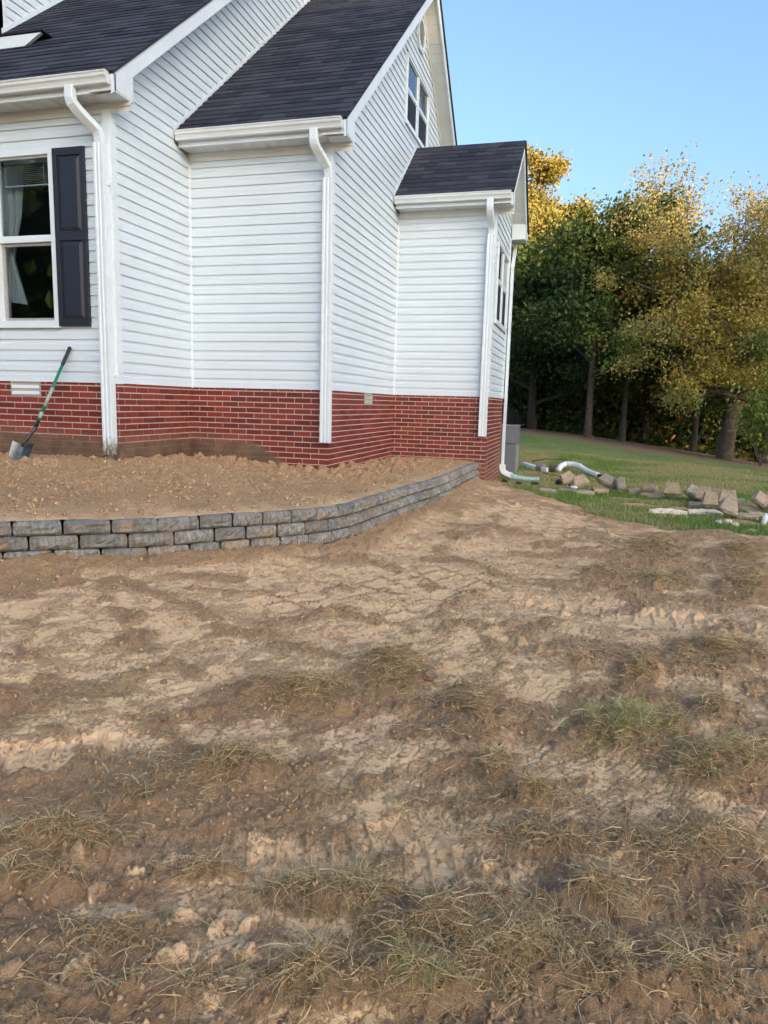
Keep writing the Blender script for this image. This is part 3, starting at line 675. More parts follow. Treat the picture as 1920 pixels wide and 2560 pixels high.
siding(fS(0), 0, 6.2, lambda z: .06 if z < 2.98 else (z-2.96)/SL-.30+.24, s2b, ((3.225, 4.80, 4.20, 5.21),))
siding(fW(YD), 0, HS-.06, K(.035), K(XE-.05))
siding(fS(XE), 0, 3.66, lambda z: YD+.06 if z < 2.98 else (z-2.96)/SL+2.73+.24, lambda z: YF-.05 if z < 2.98 else 2*RY-((z-2.96)/SL+2.73+.24), ((3.325, 4.83, 1.17, 2.40),))
# --- corner posts
def corner_out(X, Y, z0=-.012, z1=HS+.02):
    q = MB(); w, t = .078, .024
    q.prism([(X+t, Y-t), (X+t, Y+w), (X, Y+w), (X, Y), (X-w, Y), (X-w, Y-t)], lambda a, c, d: Vector((a, c, d)), z0, z1)
    q.obj('corner_post', M['trim'], house, bevel=.003)
def corner_in(X, Y, z0=-.012, z1=HS):
    q = MB(); w, t = .034, .026
    q.prism([(X, Y), (X+w, Y), (X+w, Y-t*.5), (X+t*.7, Y-t*.7), (X+t*.5, Y-w), (X, Y-w)][::-1], lambda a, c, d: Vector((a, c, d)), z0, z1)
    q.obj('corner_post', M['trim'], house)
corner_out(XA, YA); corner_out(0, 0); corner_out(XE, YD); corner_in(XA, 0); corner_in(0, YD)
q = MB(); q.box(XE, XE+.024, YF-.07, YF+.02, -.012, HS); q.obj('corner_post', M['trim'], house, bevel=.003)
# --- eaves: soffit, fascia, frieze, gutter, box ends
def gutter_profile():
    return [(0, 0), (.062, 0), (.068, .008), (.069, .022), (.078, .045), (.092, .062), (.094, .088), (.102, .092), (.104, .104), (.094, .108), (.0, .104)]
def eave(xa, xb, Y, gx0, gx1, rend=True, roofx=None):
    yf = Y-OV
    # soffit panels
    so = MB().box(xa, xb, yf+.004, Y-.022, HS+.003, HS+.012).obj('soffit', M['soffit'], house)
    x = xa; n = 0
    while x < xb-.02:
        xx = min(x+.1485, xb)
        q = MB(); q.prism([(x, HS+.002), (x+.006, HS-.0045), (xx-.012, HS-.0045), (xx-.004, HS+.002)], lambda a, c, d: Vector((a, d, c)), yf+.022, Y-.024)
        q.obj('soffit_panel', M['soffit'], so); x += .1535
    MB().box(xa, xb, Y-.034, Y-.019, HS-.052, HS-.004).obj('frieze_board', M['soffit'], house, bevel=.003)
    MB().box(xa, xb, Y-.022, Y-.0185, HS-.10, HS-.052).obj('frieze_board', M['soffit'], house)
    MB().box(xa, xb, yf-.0, yf+.02, HS-.012, 2.945).obj('fascia', M['trim'], house)
    q = MB(); pr = gutter_profile(); n = len(pr)
    q.prism(pr, lambda a, c, d: Vector((d, yf-.002-a, 2.842+c)), gx0, gx1)
    g = q.obj('gutter', M['gutter'], house)
    q = MB(); q.prism([(a*1.01+.0, c*1.02-.001) for a, c in pr], lambda a, c, d: Vector((d, yf-.001-a, 2.842+c)), gx1, gx1+.006); q.obj('end_cap', M['gutter'], g)
eave(HX0, XA+OV, YA, HX0, XA+OV-.045)
eave(XA+.03, OV, 0, XA+.03, OV-.045)
eave(.03, XE+OV, YD, .03, XE+OV-.03)
def box_end(X, Y, name='eave_return'):
    P = [(Y-OV-.0, HS-.012), (Y+.035, HS-.012), (Y+.035, 2.96+SL*.33-.17), (Y-OV-.03, 2.935)]
    MB().prism(P, lambda a, c, d: Vector((d, a, c)), X+.025, X+OV-.004).obj(name, M['trim'], house)
box_end(XA, YA); box_end(0, 0); box_end(XE, YD)
def rake(X, R, y0, y1, yc, z_off=.0, rear=True, rear_end=None, panels=True):
    """rake board, underside panels for a gable whose wall is plane X; roof plane R rises from y0 to the ridge yc"""
    def seg(ya, yb, Rf, sgn, rearside):
        P = [(ya, Rf(ya)-.025), (yb, Rf(yb)-.025), (yb, Rf(yb)-.20), (ya, Rf(ya)-.20)]
        rb = MB().prism(P, lambda a, c, d: Vector((d, a, c)), X+OV-.022, X+OV).obj('rake_board', M['trim'], house)
        sf = MB().prism([(ya, Rf(ya)-.16), (yb, Rf(yb)-.16), (yb, Rf(yb)-.172), (ya, Rf(ya)-.172)], lambda a, c, d: Vector((d, a, c)), X+.0, X+OV-.022).obj('soffit', M['soffit'], house)
        if rearside:
            n = int(abs(yb-ya)*1.30/.152); 
            for i in range(n):
                t0 = ya+(yb-ya)*(i+.03)/n; t1 = ya+(yb-ya)*(i+.97)/n
                MB().prism([(t0, Rf(t0)-.173), (t1, Rf(t1)-.173), (t1, Rf(t1)-.180), (t0, Rf(t0)-.180)], lambda a, c, d: Vector((d, a, c)), X+.028, X+OV-.024).obj('soffit_panel', M['soffit'], sf)
            MB().prism([(ya, Rf(ya)-.175), (yb, Rf(yb)-.175), (yb, Rf(yb)-.235), (ya, Rf(ya)-.235)], lambda a, c, d: Vector((d, a, c)), X+.003, X+.027).obj('frieze_board', M['trim'], house)
    seg(y0, yc, R, 1, False)
    if rear: seg(yc+.001, rear_end, lambda y: R(2*yc-y), -1, True)
rake(XA, R1, YA-.30, 0, R1R, rear=False)
rake(0, R2, -.30, 0, RY, rear_end=8.40)
rake(XE, R3, YD-.30, 0, RY, rear_end=5.39)
# rear eave of the bay, its gutter end and return
P = [(YF-.03, HS-.012), (YF+OV, HS-.012), (YF+OV, 2.93), (YF+.0, 2.96+SL*.29-.17), (YF-.03, 3.05)]
MB().prism(P, lambda a, c, d: Vector((d, a, c)), XE+.025, XE+OV-.004).obj('eave_return', M['trim'], house)
MB().box(0, XE+OV, YF+OV-.02, YF+OV, HS-.012, 2.94).obj('fascia', M['trim'], house)
so = MB().box(0, XE+OV, YF, YF+OV-.02, HS, HS+.012).obj('soffit', M['soffit'], house)
for i in range(3): MB().box(XE+.03+i*.08, XE+.1+i*.08, YF+.01, YF+OV-.03, HS-.016, HS-.013).obj('soffit_panel', M['soffit'], so)
pr = gutter_profile()
MB().prism(pr, lambda a, c, d: Vector((d, YF+OV+.002+a, 2.842+c)), .1, XE+OV+.01).obj('gutter', M['gutter'], house)
# --- roofs with shingles
sh_list = []
TW_, TE = .305, .143
def roof(x0, x1, y0, y1, R, ridge_cap=True, clip=None, rear=None):
    cs = math.cos(math.atan(SL)); q = MB()
    q.prism([(y0, R(y0)), (y1, R(y1)), (y1, R(y1)-.03), (y0, R(y0)-.03)], lambda a, c, d: Vector((d, a, c)), x0, x1+.012)
    if rear:
        Rr = lambda y: R(2*y1-y)
        q.prism([(y1+.001, Rr(y1)), (rear, Rr(rear)), (rear, Rr(rear)-.03), (y1+.001, Rr(y1)-.03)], lambda a, c, d: Vector((d, a, c)), x0, x1+.03)
    par = q.obj('roof', M['shingle'], house)
    n = int((y1-y0)/cs/TE)+1; wob = [random.uniform(-.004, .004) for _ in range(n)]
    for i in range(n):
        sd = i*TE-.018; off = (i % 2)*TW_/2+random.uniform(-.02, .02)
        x = x0-TW_+off
        while x < x1+.02:
            a, c = max(x, x0), min(x+TW_-.007, x1+.022)
            if c-a > .03:
                L = min(TE+.02, (y1-y0)/cs-sd+.01)
                if L > .02: sh_list.append((a, c, y0, sd, L, R, par, wob[i]+random.uniform(-.0015, .0015)))
            x += TW_
    # drip edge / ridge cap
    if ridge_cap:
        k = x0
        while k < x1:
            cc = MB().prism([(y1-.13, R(y1-.13)+.006), (y1, R(y1)+.016), (y1+.13, R(y1-.13)+.006), (y1+.13, R(y1-.13)-.0), (y1, R(y1)+.008), (y1-.13, R(y1-.13)-.0)], lambda a, c, d: Vector((d, a, c+.004*(d-k))), k, min(k+.2, x1+.02)).obj('ridge_shingle', M['shingle'], par)
            k += .205
    return par
ang = math.atan(SL); cA, sA = math.cos(ang), math.sin(ang)
def shingle_verts(a, c, y0, sd, L, R, dz):
    def P(x, s, h): 
        y = y0+s*cA-h*sA; return Vector((x, y, R(y0)+s*sA+h*cA))
    t0, t1 = .013+dz*.3, .0035
    return [P(a, sd+dz, .0005), P(c, sd+dz, .0005), P(c, sd+dz, t0), P(a, sd+dz, t0), P(c, sd+L, t1), P(a, sd+L, t1)]
SHF = [(0, 1, 2, 3), (3, 2, 4, 5), (1, 4, 2), (0, 3, 5)]
roof(-6.2, XA+OV, YA-.30, R1R, R1, ridge_cap=False, rear=8.6)
roof(XA, OV, -.30, RY, R2, ridge_cap=False, rear=8.42)
roof(0.02, XE+OV, YD-.30, RY, R3, rear=5.39)
def vis(t):
    a, c, y0, sd, L, R, par, dz = t; x = (a+c)/2; y = y0+sd*cA; z = R(y)
    d = Vector((x, y, z))-CAM; u = d.dot(cf); px = d.dot(cr)/u*FPX; py = -d.dot(cu)/u*FPX
    out = (px < -1000 or py < -1330 or px > 1000)
    behind = False
    if y0 > YA and y0 < 1 and x < 0: behind = False
    return d.length*(5 if out else 1)
sh_list.sort(key=vis)
srest = {}
for i, t in enumerate(sh_list):
    a, c, y0, sd, L, R, par, dz = t
    if i < 299: MB().add(shingle_verts(a, c, y0, sd, L, R, dz), SHF).obj('shingle', M['shingle'], par)
    else: srest.setdefault(par.name, (par, []))[1].append(t)
for par, lst in srest.values():
    q = MB(); vv = []
    for a, c, y0, sd, L, R, _, dz in lst:
        q.add(shingle_verts(a, c, y0, sd, L, R, dz), SHF); vv += [random.random()]*6
    me = q.mesh('shingles_higher_up', M['shingle']); at = me.attributes.new('var', 'FLOAT', 'POINT'); at.data.foreach_set('value', vv)
    tag(link('shingles_higher_up', me, par), kind='stuff')
# trim where the middle and bay roofs meet the side walls
def jtrim(X, R, ya, yb):
    MB().prism([(ya, R(ya)+.03), (yb, R(yb)+.03), (yb, R(yb)+.075), (ya, R(ya)+.075)], lambda a, c, d: Vector((d, a, c)), X+.001, X+.024).obj('wall_flashing', M['trim'], house)
jtrim(XA, R2, -.34, 5.0); jtrim(0, R3, 2.70, RY)
# --- dormer on the left roof
dm = empty('dormer', (-5.3, .0, 4.2), 'white sided dormer standing on the left roof slope', 'dormer')
dm.parent = house; dm.matrix_parent_inverse = PINV(house)
for kk in ('label', 'category'): del dm[kk]
q = MB(); q.prism([(-.16, R1(-.16)-.05), (2.2, R1(2.2)-.05), (2.2, 6.4), (-.16, 6.4)], fS(-4.35), -.10, -.004); q.box(-6.2, -4.352, -.16, -.06, 4.2, 6.4)
q.obj('dormer_wall', M['trim'], dm)
z = 4.10
while z < 6.3:
    qq = MB(); vs = []
    for dz, o in PROF:
        zz = z+dz; ye = max(-.12, (zz-2.96)/SL-1.815); 
        vs += [fS(-4.35)(-.12, zz, o), fS(-4.35)(ye-.02, zz, o)]
    qq.add(vs, [(2*i, 2*i+1, 2*i+3, 2*i+2) for i in range(len(PROF)-1)]); qq.obj('siding_board', M['siding'], dm); z += EX
MB().prism([(-.20, R1(-.20)+.016), (2.2, R1(2.2)+.016), (2.2, R1(2.2)+.075), (-.20, R1(-.20)+.075)], fS(-4.35), .001, .026).obj('wall_flashing', M['trim'], dm)
fb = [(-6.2, 3.838), (-3.515, 3.812), (-3.262, 3.945), (-6.2, 3.975)]
MB().prism(fb, fW(-.772), -.02, .02).obj('fascia', M['trim'], house)
MB().prism([(-6.2, 3.985), (-3.23, 3.957), (-3.23, 3.972), (-6.2, 4.0)], fW(-.772), -.75, .035).obj('roof_edge', M['shingle'], house)
# --- downspouts
def spout(Xc, Yw, zt, zb, name, gx, mud=0.0, elbow_bottom=None):
    """rectangular spout on a wall facing -Y; gx = x of gutter outlet"""
    yo = Yw-.024-.045; yg = Yw-OV-.05
    pts = [(gx, yg, 2.85), (gx, yg, 2.74), (gx+.01*(Xc-gx), yg+.03, 2.66)]
    pr = rrect(.048, .036, .010)
    dv = Vector((Xc-gx, yo-yg, 0))
    pts = [Vector((gx, yg, 2.848)), Vector((gx, yg, 2.80)), Vector((gx, yg, 2.74)), Vector((gx, yg, 2.70))+dv*.06, Vector((gx, yg, 2.655))+dv*.22,
           Vector((gx, yg, 2.56))+dv*.68, Vector((gx, yg, 2.515))+dv*.90, Vector((gx, yg, 2.465))+dv*.98, Vector((Xc, yo, 2.42)), Vector((Xc, yo, 2.38))]
    # finer crimped elbows
    P = []
    for i in range(len(pts)-1):
        n = 5 if 2 <= i <= 7 else 1
        for k in range(n): P.append(pts[i].lerp(pts[i+1], k/n))
    P.append(pts[-1]); sc = [1.0+(.035 if (i % 2 and 3 < i < len(P)-3) else 0) for i in range(len(P))]
    q = MB(); q.sweep(P, pr, up=Vector((0, 1, 0)), scales=sc); 
    root = q.obj('downspout', M['spout'], house)
    q = MB(); w, d = .061, .045
    prr = [(-w, -d), (-w, d), (w, d), (w, -d), (w*.55, -d), (w*.5, -d+.006), (w*.2, -d+.006), (w*.15, -d), (-w*.15, -d), (-w*.2, -d+.006), (-w*.5, -d+.006), (-w*.55, -d)]
    q.prism(prr, lambda a, c, z_: Vector((Xc+a, yo+c, z_)), zb, 2.40)
    o = q.obj('downspout_pipe', M['spout'], root, bevel=.004)
    me = o.data; at = me.attributes.new('mud', 'FLOAT', 'POINT'); at.data.foreach_set('value', [mud]*len(me.vertices))
    for zz in (2.0, .06): MB().box(Xc-w-.004, Xc+w+.016, yo+.012, yo+.046, zz, zz+.03).obj('strap', M['trim'], root, bevel=.002)
    return root
r1 = spout(-1.925, YA, 2.85, -.78, 'a', -2.06, mud=1.0)
q = MB(); pts = [Vector((-1.925, YA-.07, -.77-.02*i)) for i in range(8)]; q.tube(pts, [.060 if i % 2 else .068 for i in range(8)], 14)
cb = q.obj('drain_connector', M['pipe_brown'], r1)
spout(-.005, 0, 2.85, -.635, 'b', -.095, mud=.25)
spout(1.485, YD, 2.85, -.62, 'c', 1.475, mud=.5)
# spout on the far end of the bay side wall
root = empty('downspout', (XE+.05, 4.95, 0), 'x', 'x'); root.parent = house; root.matrix_parent_inverse = PINV(house)
for kk in ('label', 'category'): del root[kk]
MB().prism(rrect(.026, .045, .006), lambda a, c, z_: Vector((XE+.066+a, YF+.012+c, z_)), -1.24, 2.30).obj('downspout_pipe', M['trim'], root)
MB().sweep([(XE+.066, YF+.012, 2.30), (XE+.066, YF+.10, 2.45), (XE+.066, YF+.22, 2.58), (XE+.066, YF+OV+.05, 2.72), (XE+.066, YF+OV+.05, 2.85)], rrect(.028, .03, .006), up=Vector((1, 0, 0))).obj('elbow', M['trim'], root)
MB().sweep([(XE+.066, YF+.012, -1.22), (XE+.068, YF, -1.30), (XE+.10, YF-.03, -1.36), (XE+.17, YF-.06, -1.40), (XE+.26, YF-.08, -1.42)], rrect(.055, .045, .01), up=Vector((0, 1, 0))).obj('elbow', M['pipe_white'], root)
q = MB(); pts = []; rs = []
for i in range(34):
    t = i/33; pts.append(Vector((XE+.24+.52*t, YF-.08-.03*t+.06*t*t, -1.425-.045*math.sin(t*2.2)+.01*t))); rs.append(.047+(.006 if (i % 2 and i < 14) else 0)+(.008 if i > 31 or i < 5 else 0))
q.tube(pts, rs, 12); q.obj('drain_extension', M['pipe_aqua'], root)
# --- windows
def frame_rect(f, s0, s1, z0, z1, w, o0, o1):
    q = MB()
    for a, c, e, g in ((s0, s1, z1-w, z1), (s0, s1, z0, z0+w), (s0, s0+w, z0+w, z1-w), (s1-w, s1, z0+w, z1-w)):
        q.prism([(a, e), (c, e), (c, g), (a, g)], f, o0, o1)
    return q
f = fW(YA); x0, x1, z0, z1 = WIN1
win = frame_rect(f, x0, x1, z0, z1, .055, -.06, .040).obj('window', M['wrap'], house, bevel=.003)
MB().prism([(x0-.02, z0-.025), (x1+.02, z0-.025), (x1+.02, z0+.004), (x0-.02, z0+.004)], f, .02, .050).obj('sill', M['wrap'], win, bevel=.002)
zm = 1.50
MB().prism([(x0+.055, zm-.02), (x1-.055, zm-.02), (x1-.055, zm+.035), (x0+.055, zm+.035)], f, -.03, .022).obj('meeting_rail', M['wrap'], win, bevel=.002)
for k in (-2.92, -2.70): MB().prism([(k, zm+.035), (k+.03, zm+.035), (k+.03, zm+.045), (k, zm+.045)], f, -.02, .01).obj('sash_lock', M['wrap'], win)
frame_rect(f, x0+.055, x1-.055, z0+.055, zm-.02, .032, -.045, -.012).obj('sash', M['alum'], win)
frame_rect(f, x0+.055, x1-.055, zm+.035, z1-.055, .018, -.030, .006).obj('sash', M['wrap'], win)
MB().prism([(x0+.08, z0+.08), (x1-.08, z0+.08), (x1-.08, zm-.03), (x0+.08, zm-.03)], f, -.036, -.032).obj('pane', M['glass'], win)
MB().prism([(x0+.07, zm+.05), (x1-.07, zm+.05), (x1-.07, z1-.07), (x0+.07, z1-.07)], f, -.018, -.014).obj('pane', M['glass'], win)
# room behind
q = MB(); q.box(-4.4, -1.95, 1.3, 1.34, .1, 2.7); q.box(-4.4, -4.36, -1.40, 1.3, .1, 2.7); q.box(-1.99, -1.95, -1.40, 1.3, .1, 2.7); q.box(-4.4, -1.95, -1.40, 1.3, .08, .12); q.box(-4.4, -1.95, -1.40, 1.3, 2.62, 2.66)
q.obj('room_wall', M['room'], house)
q = MB(); q.box(-3.6, -2.2, .6, .7, .12, .98); q.box(-3.7, -2.15, .55, .75, .98, 1.03); q.obj('dark_dresser', M['room'], house)
bl = MB().box(x0+.09, x1-.09, YA+.060, YA+.085, 2.318, 2.345).obj('blind', M['cloth'], house)
for i in range(11):
    zz = 2.300-.0185*i; mt = Matrix.Translation(((x0+x1)/2, YA+.075, zz)) @ Matrix.Rotation(math.radians(24), 4, 'X')
    MB().box(-.31, .31, -.0125, .0125, -.0005, .0005, mt).obj('slat', M['cloth'], bl)
MB().box(x0+.09, x1-.09, YA+.062, YA+.09, 2.080, 2.094).obj('bottom_rail', M['wrap'], bl)
for k in (-3.24, -2.74): MB().tube([(k, YA+.06, 2.33), (k, YA+.06, 2.09)], .0022, 5).obj('cord', M['wrap'], bl)
def curtain(x_off, mirror=False):
    rows = [(2.32, -3.40, -3.055), (2.1, -3.40, -3.065), (1.8, -3.38, -3.11), (1.55, -3.35, -3.19), (1.40, -3.31, -3.235), (1.33, -3.31, -3.245), (1.2, -3.33, -3.21), (1.0, -3.345, -3.15), (.88, -3.34, -3.105)]
    vs = []; n = 26; fs = []
    for (z, a, c) in rows:
        for j in range(n+1):
            t = j/n; vs.append((a+(c-a)*t, YA+.14+.022*math.sin(t*21+z*1.2)+.01*math.sin(t*47), z+(-.03*t if z < .9 else 0)))
    for i in range(len(rows)-1):
        for j in range(n): fs.append((i*(n+1)+j, i*(n+1)+j+1, (i+1)*(n+1)+j+1, (i+1)*(n+1)+j))
    MB().add(vs, fs).obj('curtain', M['cloth'], win, smooth=True)
curtain(0)
# shutter
sx0, sx1, sz0, sz1 = -2.535, -2.145, .592, 2.400
shu = MB().prism([(sx0, sz0), (sx1, sz0), (sx1, sz1), (sx0, sz1)], f, .020, .036).obj('shutter', M['shutter'], house, bevel=.003)
q = frame_rect(f, sx0, sx1, sz0, sz1, .050, .036, .052); q.prism([(sx0+.05, 1.475), (sx1-.05, 1.475), (sx1-.05, 1.565), (sx0+.05, 1.565)], f, .036, .052)
q.prism([(sx0+.05, sz0+.05), (sx1-.05, sz0+.05), (sx1-.05, sz0+.075), (sx0+.05, sz0+.075)], f, .036, .052)
q.prism([(sx0+.05, sz1-.075), (sx1-.05, sz1-.075), (sx1-.05, sz1-.05), (sx0+.05, sz1-.05)], f, .036, .052)
q.obj('shutter_frame', M['shutter'], shu, bevel=.002)
for a, c in ((sz0+.085, 1.465), (1.575, sz1-.085)):
    q = MB(); xa_, xb_ = sx0+.062, sx1-.062; bv = .034
    vs = [f(xa_, a, .037), f(xb_, a, .037), f(xb_, c, .037), f(xa_, c, .037), f(xa_+bv, a+bv, .051), f(xb_-bv, a+bv, .051), f(xb_-bv, c-bv, .051), f(xa_+bv, c-bv, .051)]
    q.add(vs, [(4, 5, 6, 7), (0, 1, 5, 4), (1, 2, 6, 5), (2, 3, 7, 6), (3, 0, 4, 7)]); q.obj('shutter_panel', M['shutter'], shu)
for a in (sx0+.022, sx1-.022):
    for c in (sz0+.06, 1.52, sz1-.04): MB().prism([(a+.006*math.cos(t*.785), c+.006*math.sin(t*.785)) for t in range(8)], f, .05, .056).obj('bolt', M['bolt'], shu)
# gable twin window and bay window: dark reflecting panes
def side_window(X, y0, y1, z0, z1, zr, zr2=None, wrap=.045):
    f = fS(X); w = frame_rect(f, y0, y1, z0, z1, wrap, -.002, .040).obj('window', M['wrap'], house, bevel=.003)
    ym = (y0+y1)/2
    MB().prism([(ym-.045, z0+wrap), (ym+.045, z0+wrap), (ym+.045, z1-wrap), (ym-.045, z1-wrap)], f, .004, .034).obj('mullion', M['wrap'], w)
    for a, c in ((y0+wrap, ym-.045), (ym+.045, y1-wrap)):
        MB().prism([(a, zr-.02), (c, zr-.02), (c, zr+.02), (a, zr+.02)], f, .003, .026).obj('meeting_rail', M['wrap'], w)
        frame_rect(f, a, c, zr+.02, z1-wrap, .02, .003, .020).obj('sash', M['wrap'], w)
        frame_rect(f, a, c, z0+wrap, zr-.02, .02, .003, .016).obj('sash', M['wrap'], w)
        MB().prism([(a+.01, zr+.03), (c-.01, zr+.03), (c-.01, z1-wrap-.01), (a+.01, z1-wrap-.01)], f, .004, .010).obj('pane', M['pane'], w)
        MB().prism([(a+.01, z0+wrap+.01), (c-.01, z0+wrap+.01), (c-.01, zr-.03), (a+.01, zr-.03)], f, .004, .008).obj('screen', M['screen'], w)
    MB().prism([(y0-.02, z0-.03), (y1+.02, z0-.03), (y1+.02, z0), (y0-.02, z0)], f, .018, .045).obj('sill', M['wrap'], w)
side_window(0, 3.235, 4.795, 4.21, 5.20, 4.715)
side_window(XE, 3.335, 4.82, 1.18, 2.39, 1.83)
# octagonal gable vent
gy, gzv, gr = 4.06, 5.82, .25
f = fS(0)
oc = [(gy+gr*math.cos(math.radians(22.5+45*i)), gzv+gr*math.sin(math.radians(22.5+45*i))) for i in range(8)]
gv = MB().prism(oc, f, .019, .026).obj('gable_vent', M['dark'], house)
q = MB(); oi = [(gy+(c[0]-gy)*.80, gzv+(c[1]-gzv)*.80) for c in oc]; oo = [(gy+(c[0]-gy)*1.1, gzv+(c[1]-gzv)*1.1) for c in oc]
for i in range(8):
    j = (i+1) % 8; q.prism([oo[i], oo[j], oi[j], oi[i]], f, .019, .050)
q.obj('vent_frame', M['trim'], gv)
for i in range(7):
    zz = gzv-.17+i*.056; hw = min(gr*.80, gr*.92*1.06-abs(zz-gzv)*.42) * .93; hw = min(hw, (gr*.92-abs(zz-gzv))*1.0+.10)
    mt = Matrix.Translation((.036, gy, zz)) @ Matrix.Rotation(math.radians(-38), 4, 'Y')
    MB().box(-.011, .011, -hw, hw, -.003, .003, mt).obj('slat', M['trim'], gv)
# foundation vents
def fvent(f, s0, s1, z0, z1, mat, n=3):
    v = frame_rect(f, s0, s1, z0, z1, .014, -.01, .020).obj('foundation_vent', M['alum'], house)
    MB().prism([(s0+.01, z0+.01), (s1-.01, z0+.01), (s1-.01, z1-.01), (s0+.01, z1-.01)], f, .006, .007).obj('vent_back', M['dark'], v)
    h = (z1-z0-.03)/n
    for i in range(n):
        za = z0+.015+i*h
        q = MB(); q.add([f(s0+.014, za+.004, .020), f(s1-.014, za+.004, .020), f(s1-.014, za+h*.58, .011), f(s0+.014, za+h*.58, .011)], [(0, 1, 2, 3)]); q.obj('louvre', mat, v)
fvent(fW(YA), V1[0], V1[1], V1[2], -.002, M['wrap'], 2)
fvent(fS(0), V2[0], V2[1], V2[2], V2[3], M['alum'], 2)

#@@WALL
wall = empty('retaining_wall', (0, -3.7, -1.35), 'low curved retaining wall of rough grey concrete blocks edging the raised bed', 'retaining wall')
def block_mesh(seed, wd=1.0, dp=.20, h=.105, taper=.72, rough=.010, mat='block', nx=7, nz=4):
    rr = random.Random(seed); q = MB(); vs = []
    for k in range(nz+1):
        for i in range(nx+1):
            u = i/nx*2-1; v = k/nz*2-1
            edge = max(abs(u)**6, abs(v)**6)
            vs.append((u*.5*wd*(1-.03*(abs(v) > .99)-.012*(abs(v) > .45)), -(.014*(1-edge))-rr.uniform(-1, 1)*rough*(1-edge*.6)+.020*edge, v*.5*h*(1-.07*(abs(u) > .99))))
    fs = [(k*(nx+1)+i, k*(nx+1)+i+1, (k+1)*(nx+1)+i+1, (k+1)*(nx+1)+i) for k in range(nz) for i in range(nx)]
    b0 = len(vs); vs += [(-.5*wd*taper, dp, -.5*h), (.5*wd*taper, dp, -.5*h), (.5*wd*taper, dp, .5*h), (-.5*wd*taper, dp, .5*h)]
    bot = [i for i in range(nx+1)]; top = [nz*(nx+1)+i for i in range(nx+1)]
    fs.append(tuple(bot[::-1]+[b0, b0+1])); fs.append(tuple(top+[b0+2, b0+3]))
    lf = [k*(nx+1) for k in range(nz+1)]; rt = [k*(nx+1)+nx for k in range(nz+1)]
    fs.append(tuple(lf+[b0+3, b0])); fs.append(tuple(rt[::-1]+[b0+1, b0+2])); fs.append((b0, b0+3, b0+2, b0+1))
    q.add(vs, fs); return q.mesh('block', M[mat])
wall_me = [block_mesh(100+i, rough=.014, nx=9, nz=5) for i in range(10)]
def curve_pts(off):
    P = [Vector((x, y, 0)) for x, y in WALLC]; out = []
    for i in range(len(P)):
        d = (P[min(i+1, len(P)-1)]-P[max(i-1, 0)]).normalized(); out.append(P[i]+Vector((d.y, -d.x, 0))*off)
    return out
def along(P, s):
    for a, c in zip(P[:-1], P[1:]):
        L = (c-a).length
        if s <= L: return a.lerp(c, s/L), (c-a).normalized()
        s -= L
    return P[-1], (P[-1]-P[-2]).normalized()
BHT = .105
for k in range(5):
    P = curve_pts(.007*k); tot = sum((c-a).length for a, c in zip(P[:-1], P[1:]))
    s = -.05-(.165 if k % 2 else 0)-.03*k
    i = 0
    while s < tot-.04:
        pm, _ = along(P, min(max(s+.15, 0), tot))
        wd = .325 if pm.y < -3.45 else (.255 if pm.y < -2.2 else .300)
        wd += random.uniform(-.012, .012)
        e = min(s+wd, tot); a = max(s, 0)
        if e-a > .05:
            p0, _ = along(P, a); p1, _ = along(P, e); mid = (p0+p1)/2; d = p1-p0
            gm = gz(mid.x, mid.y); zc = -1.03-BHT*(k+.5)
            if zc+BHT/2 > gm-.03:
                o = bpy.data.objects.new('block', wall_me[random.randrange(10)]); COL.objects.link(o); o.parent = wall; o.matrix_parent_inverse = PINV(wall)
                o.location = (mid.x, mid.y, zc); o.scale = ((d.length-.010), 1, .965)
                o.rotation_euler = (random.uniform(-.01, .01), random.uniform(-.008, .008), math.atan2(d.y, d.x)+random.uniform(-.02, .02))
        s += wd; i += 1

#@@THINGS
# shovel
sh = empty('shovel', (-2.62, -2.08, -.9), 'square shovel with a green handle and black grip leaning against the siding', 'shovel')
H = Vector((-2.395, -1.575, .372)); K1 = Vector((-2.565, -1.93, -.463)); B0 = Vector((-2.655, -2.02, -.650))
dh = (H-K1).normalized(); fullL = (H-K1).length
g0 = K1+dh*.03*fullL; g1 = H-dh*.24*fullL
MB().tube([g0, g0.lerp(g1, .5), g1], .0165, 14).obj('handle', M['green_paint'], sh, smooth=True)
MB().tube([g1, g1+dh*.01, H-dh*.01, H], [.0175, .0195, .0195, .013], 14).obj('grip', M['grip'], sh, smooth=True)
MB().tube([K1+dh*.24*fullL, K1+dh*.47*fullL], .0171, 14).obj('sticker', M['sticker'], sh, smooth=True)
MB().tube([K1+dh*.08*fullL, K1+dh*.16*fullL], .0171, 14).obj('sticker', M['sticker'], sh, smooth=True)
MB().tube([K1-dh*.02, K1+dh*.05], .0195, 14).obj('ferrule', M['grip'], sh, smooth=True)
MB().tube([g0-dh*.02, K1+dh*.02, K1.lerp(B0, .35)+Vector((.008, .01, 0)), K1.lerp(B0, .7)+Vector((.004, .004, 0)), B0, B0+Vector((-.015, -.02, -.04))], [.018, .018, .0165, .015, .016, .012], 14).obj('socket', M['darksteel'], sh, smooth=True)
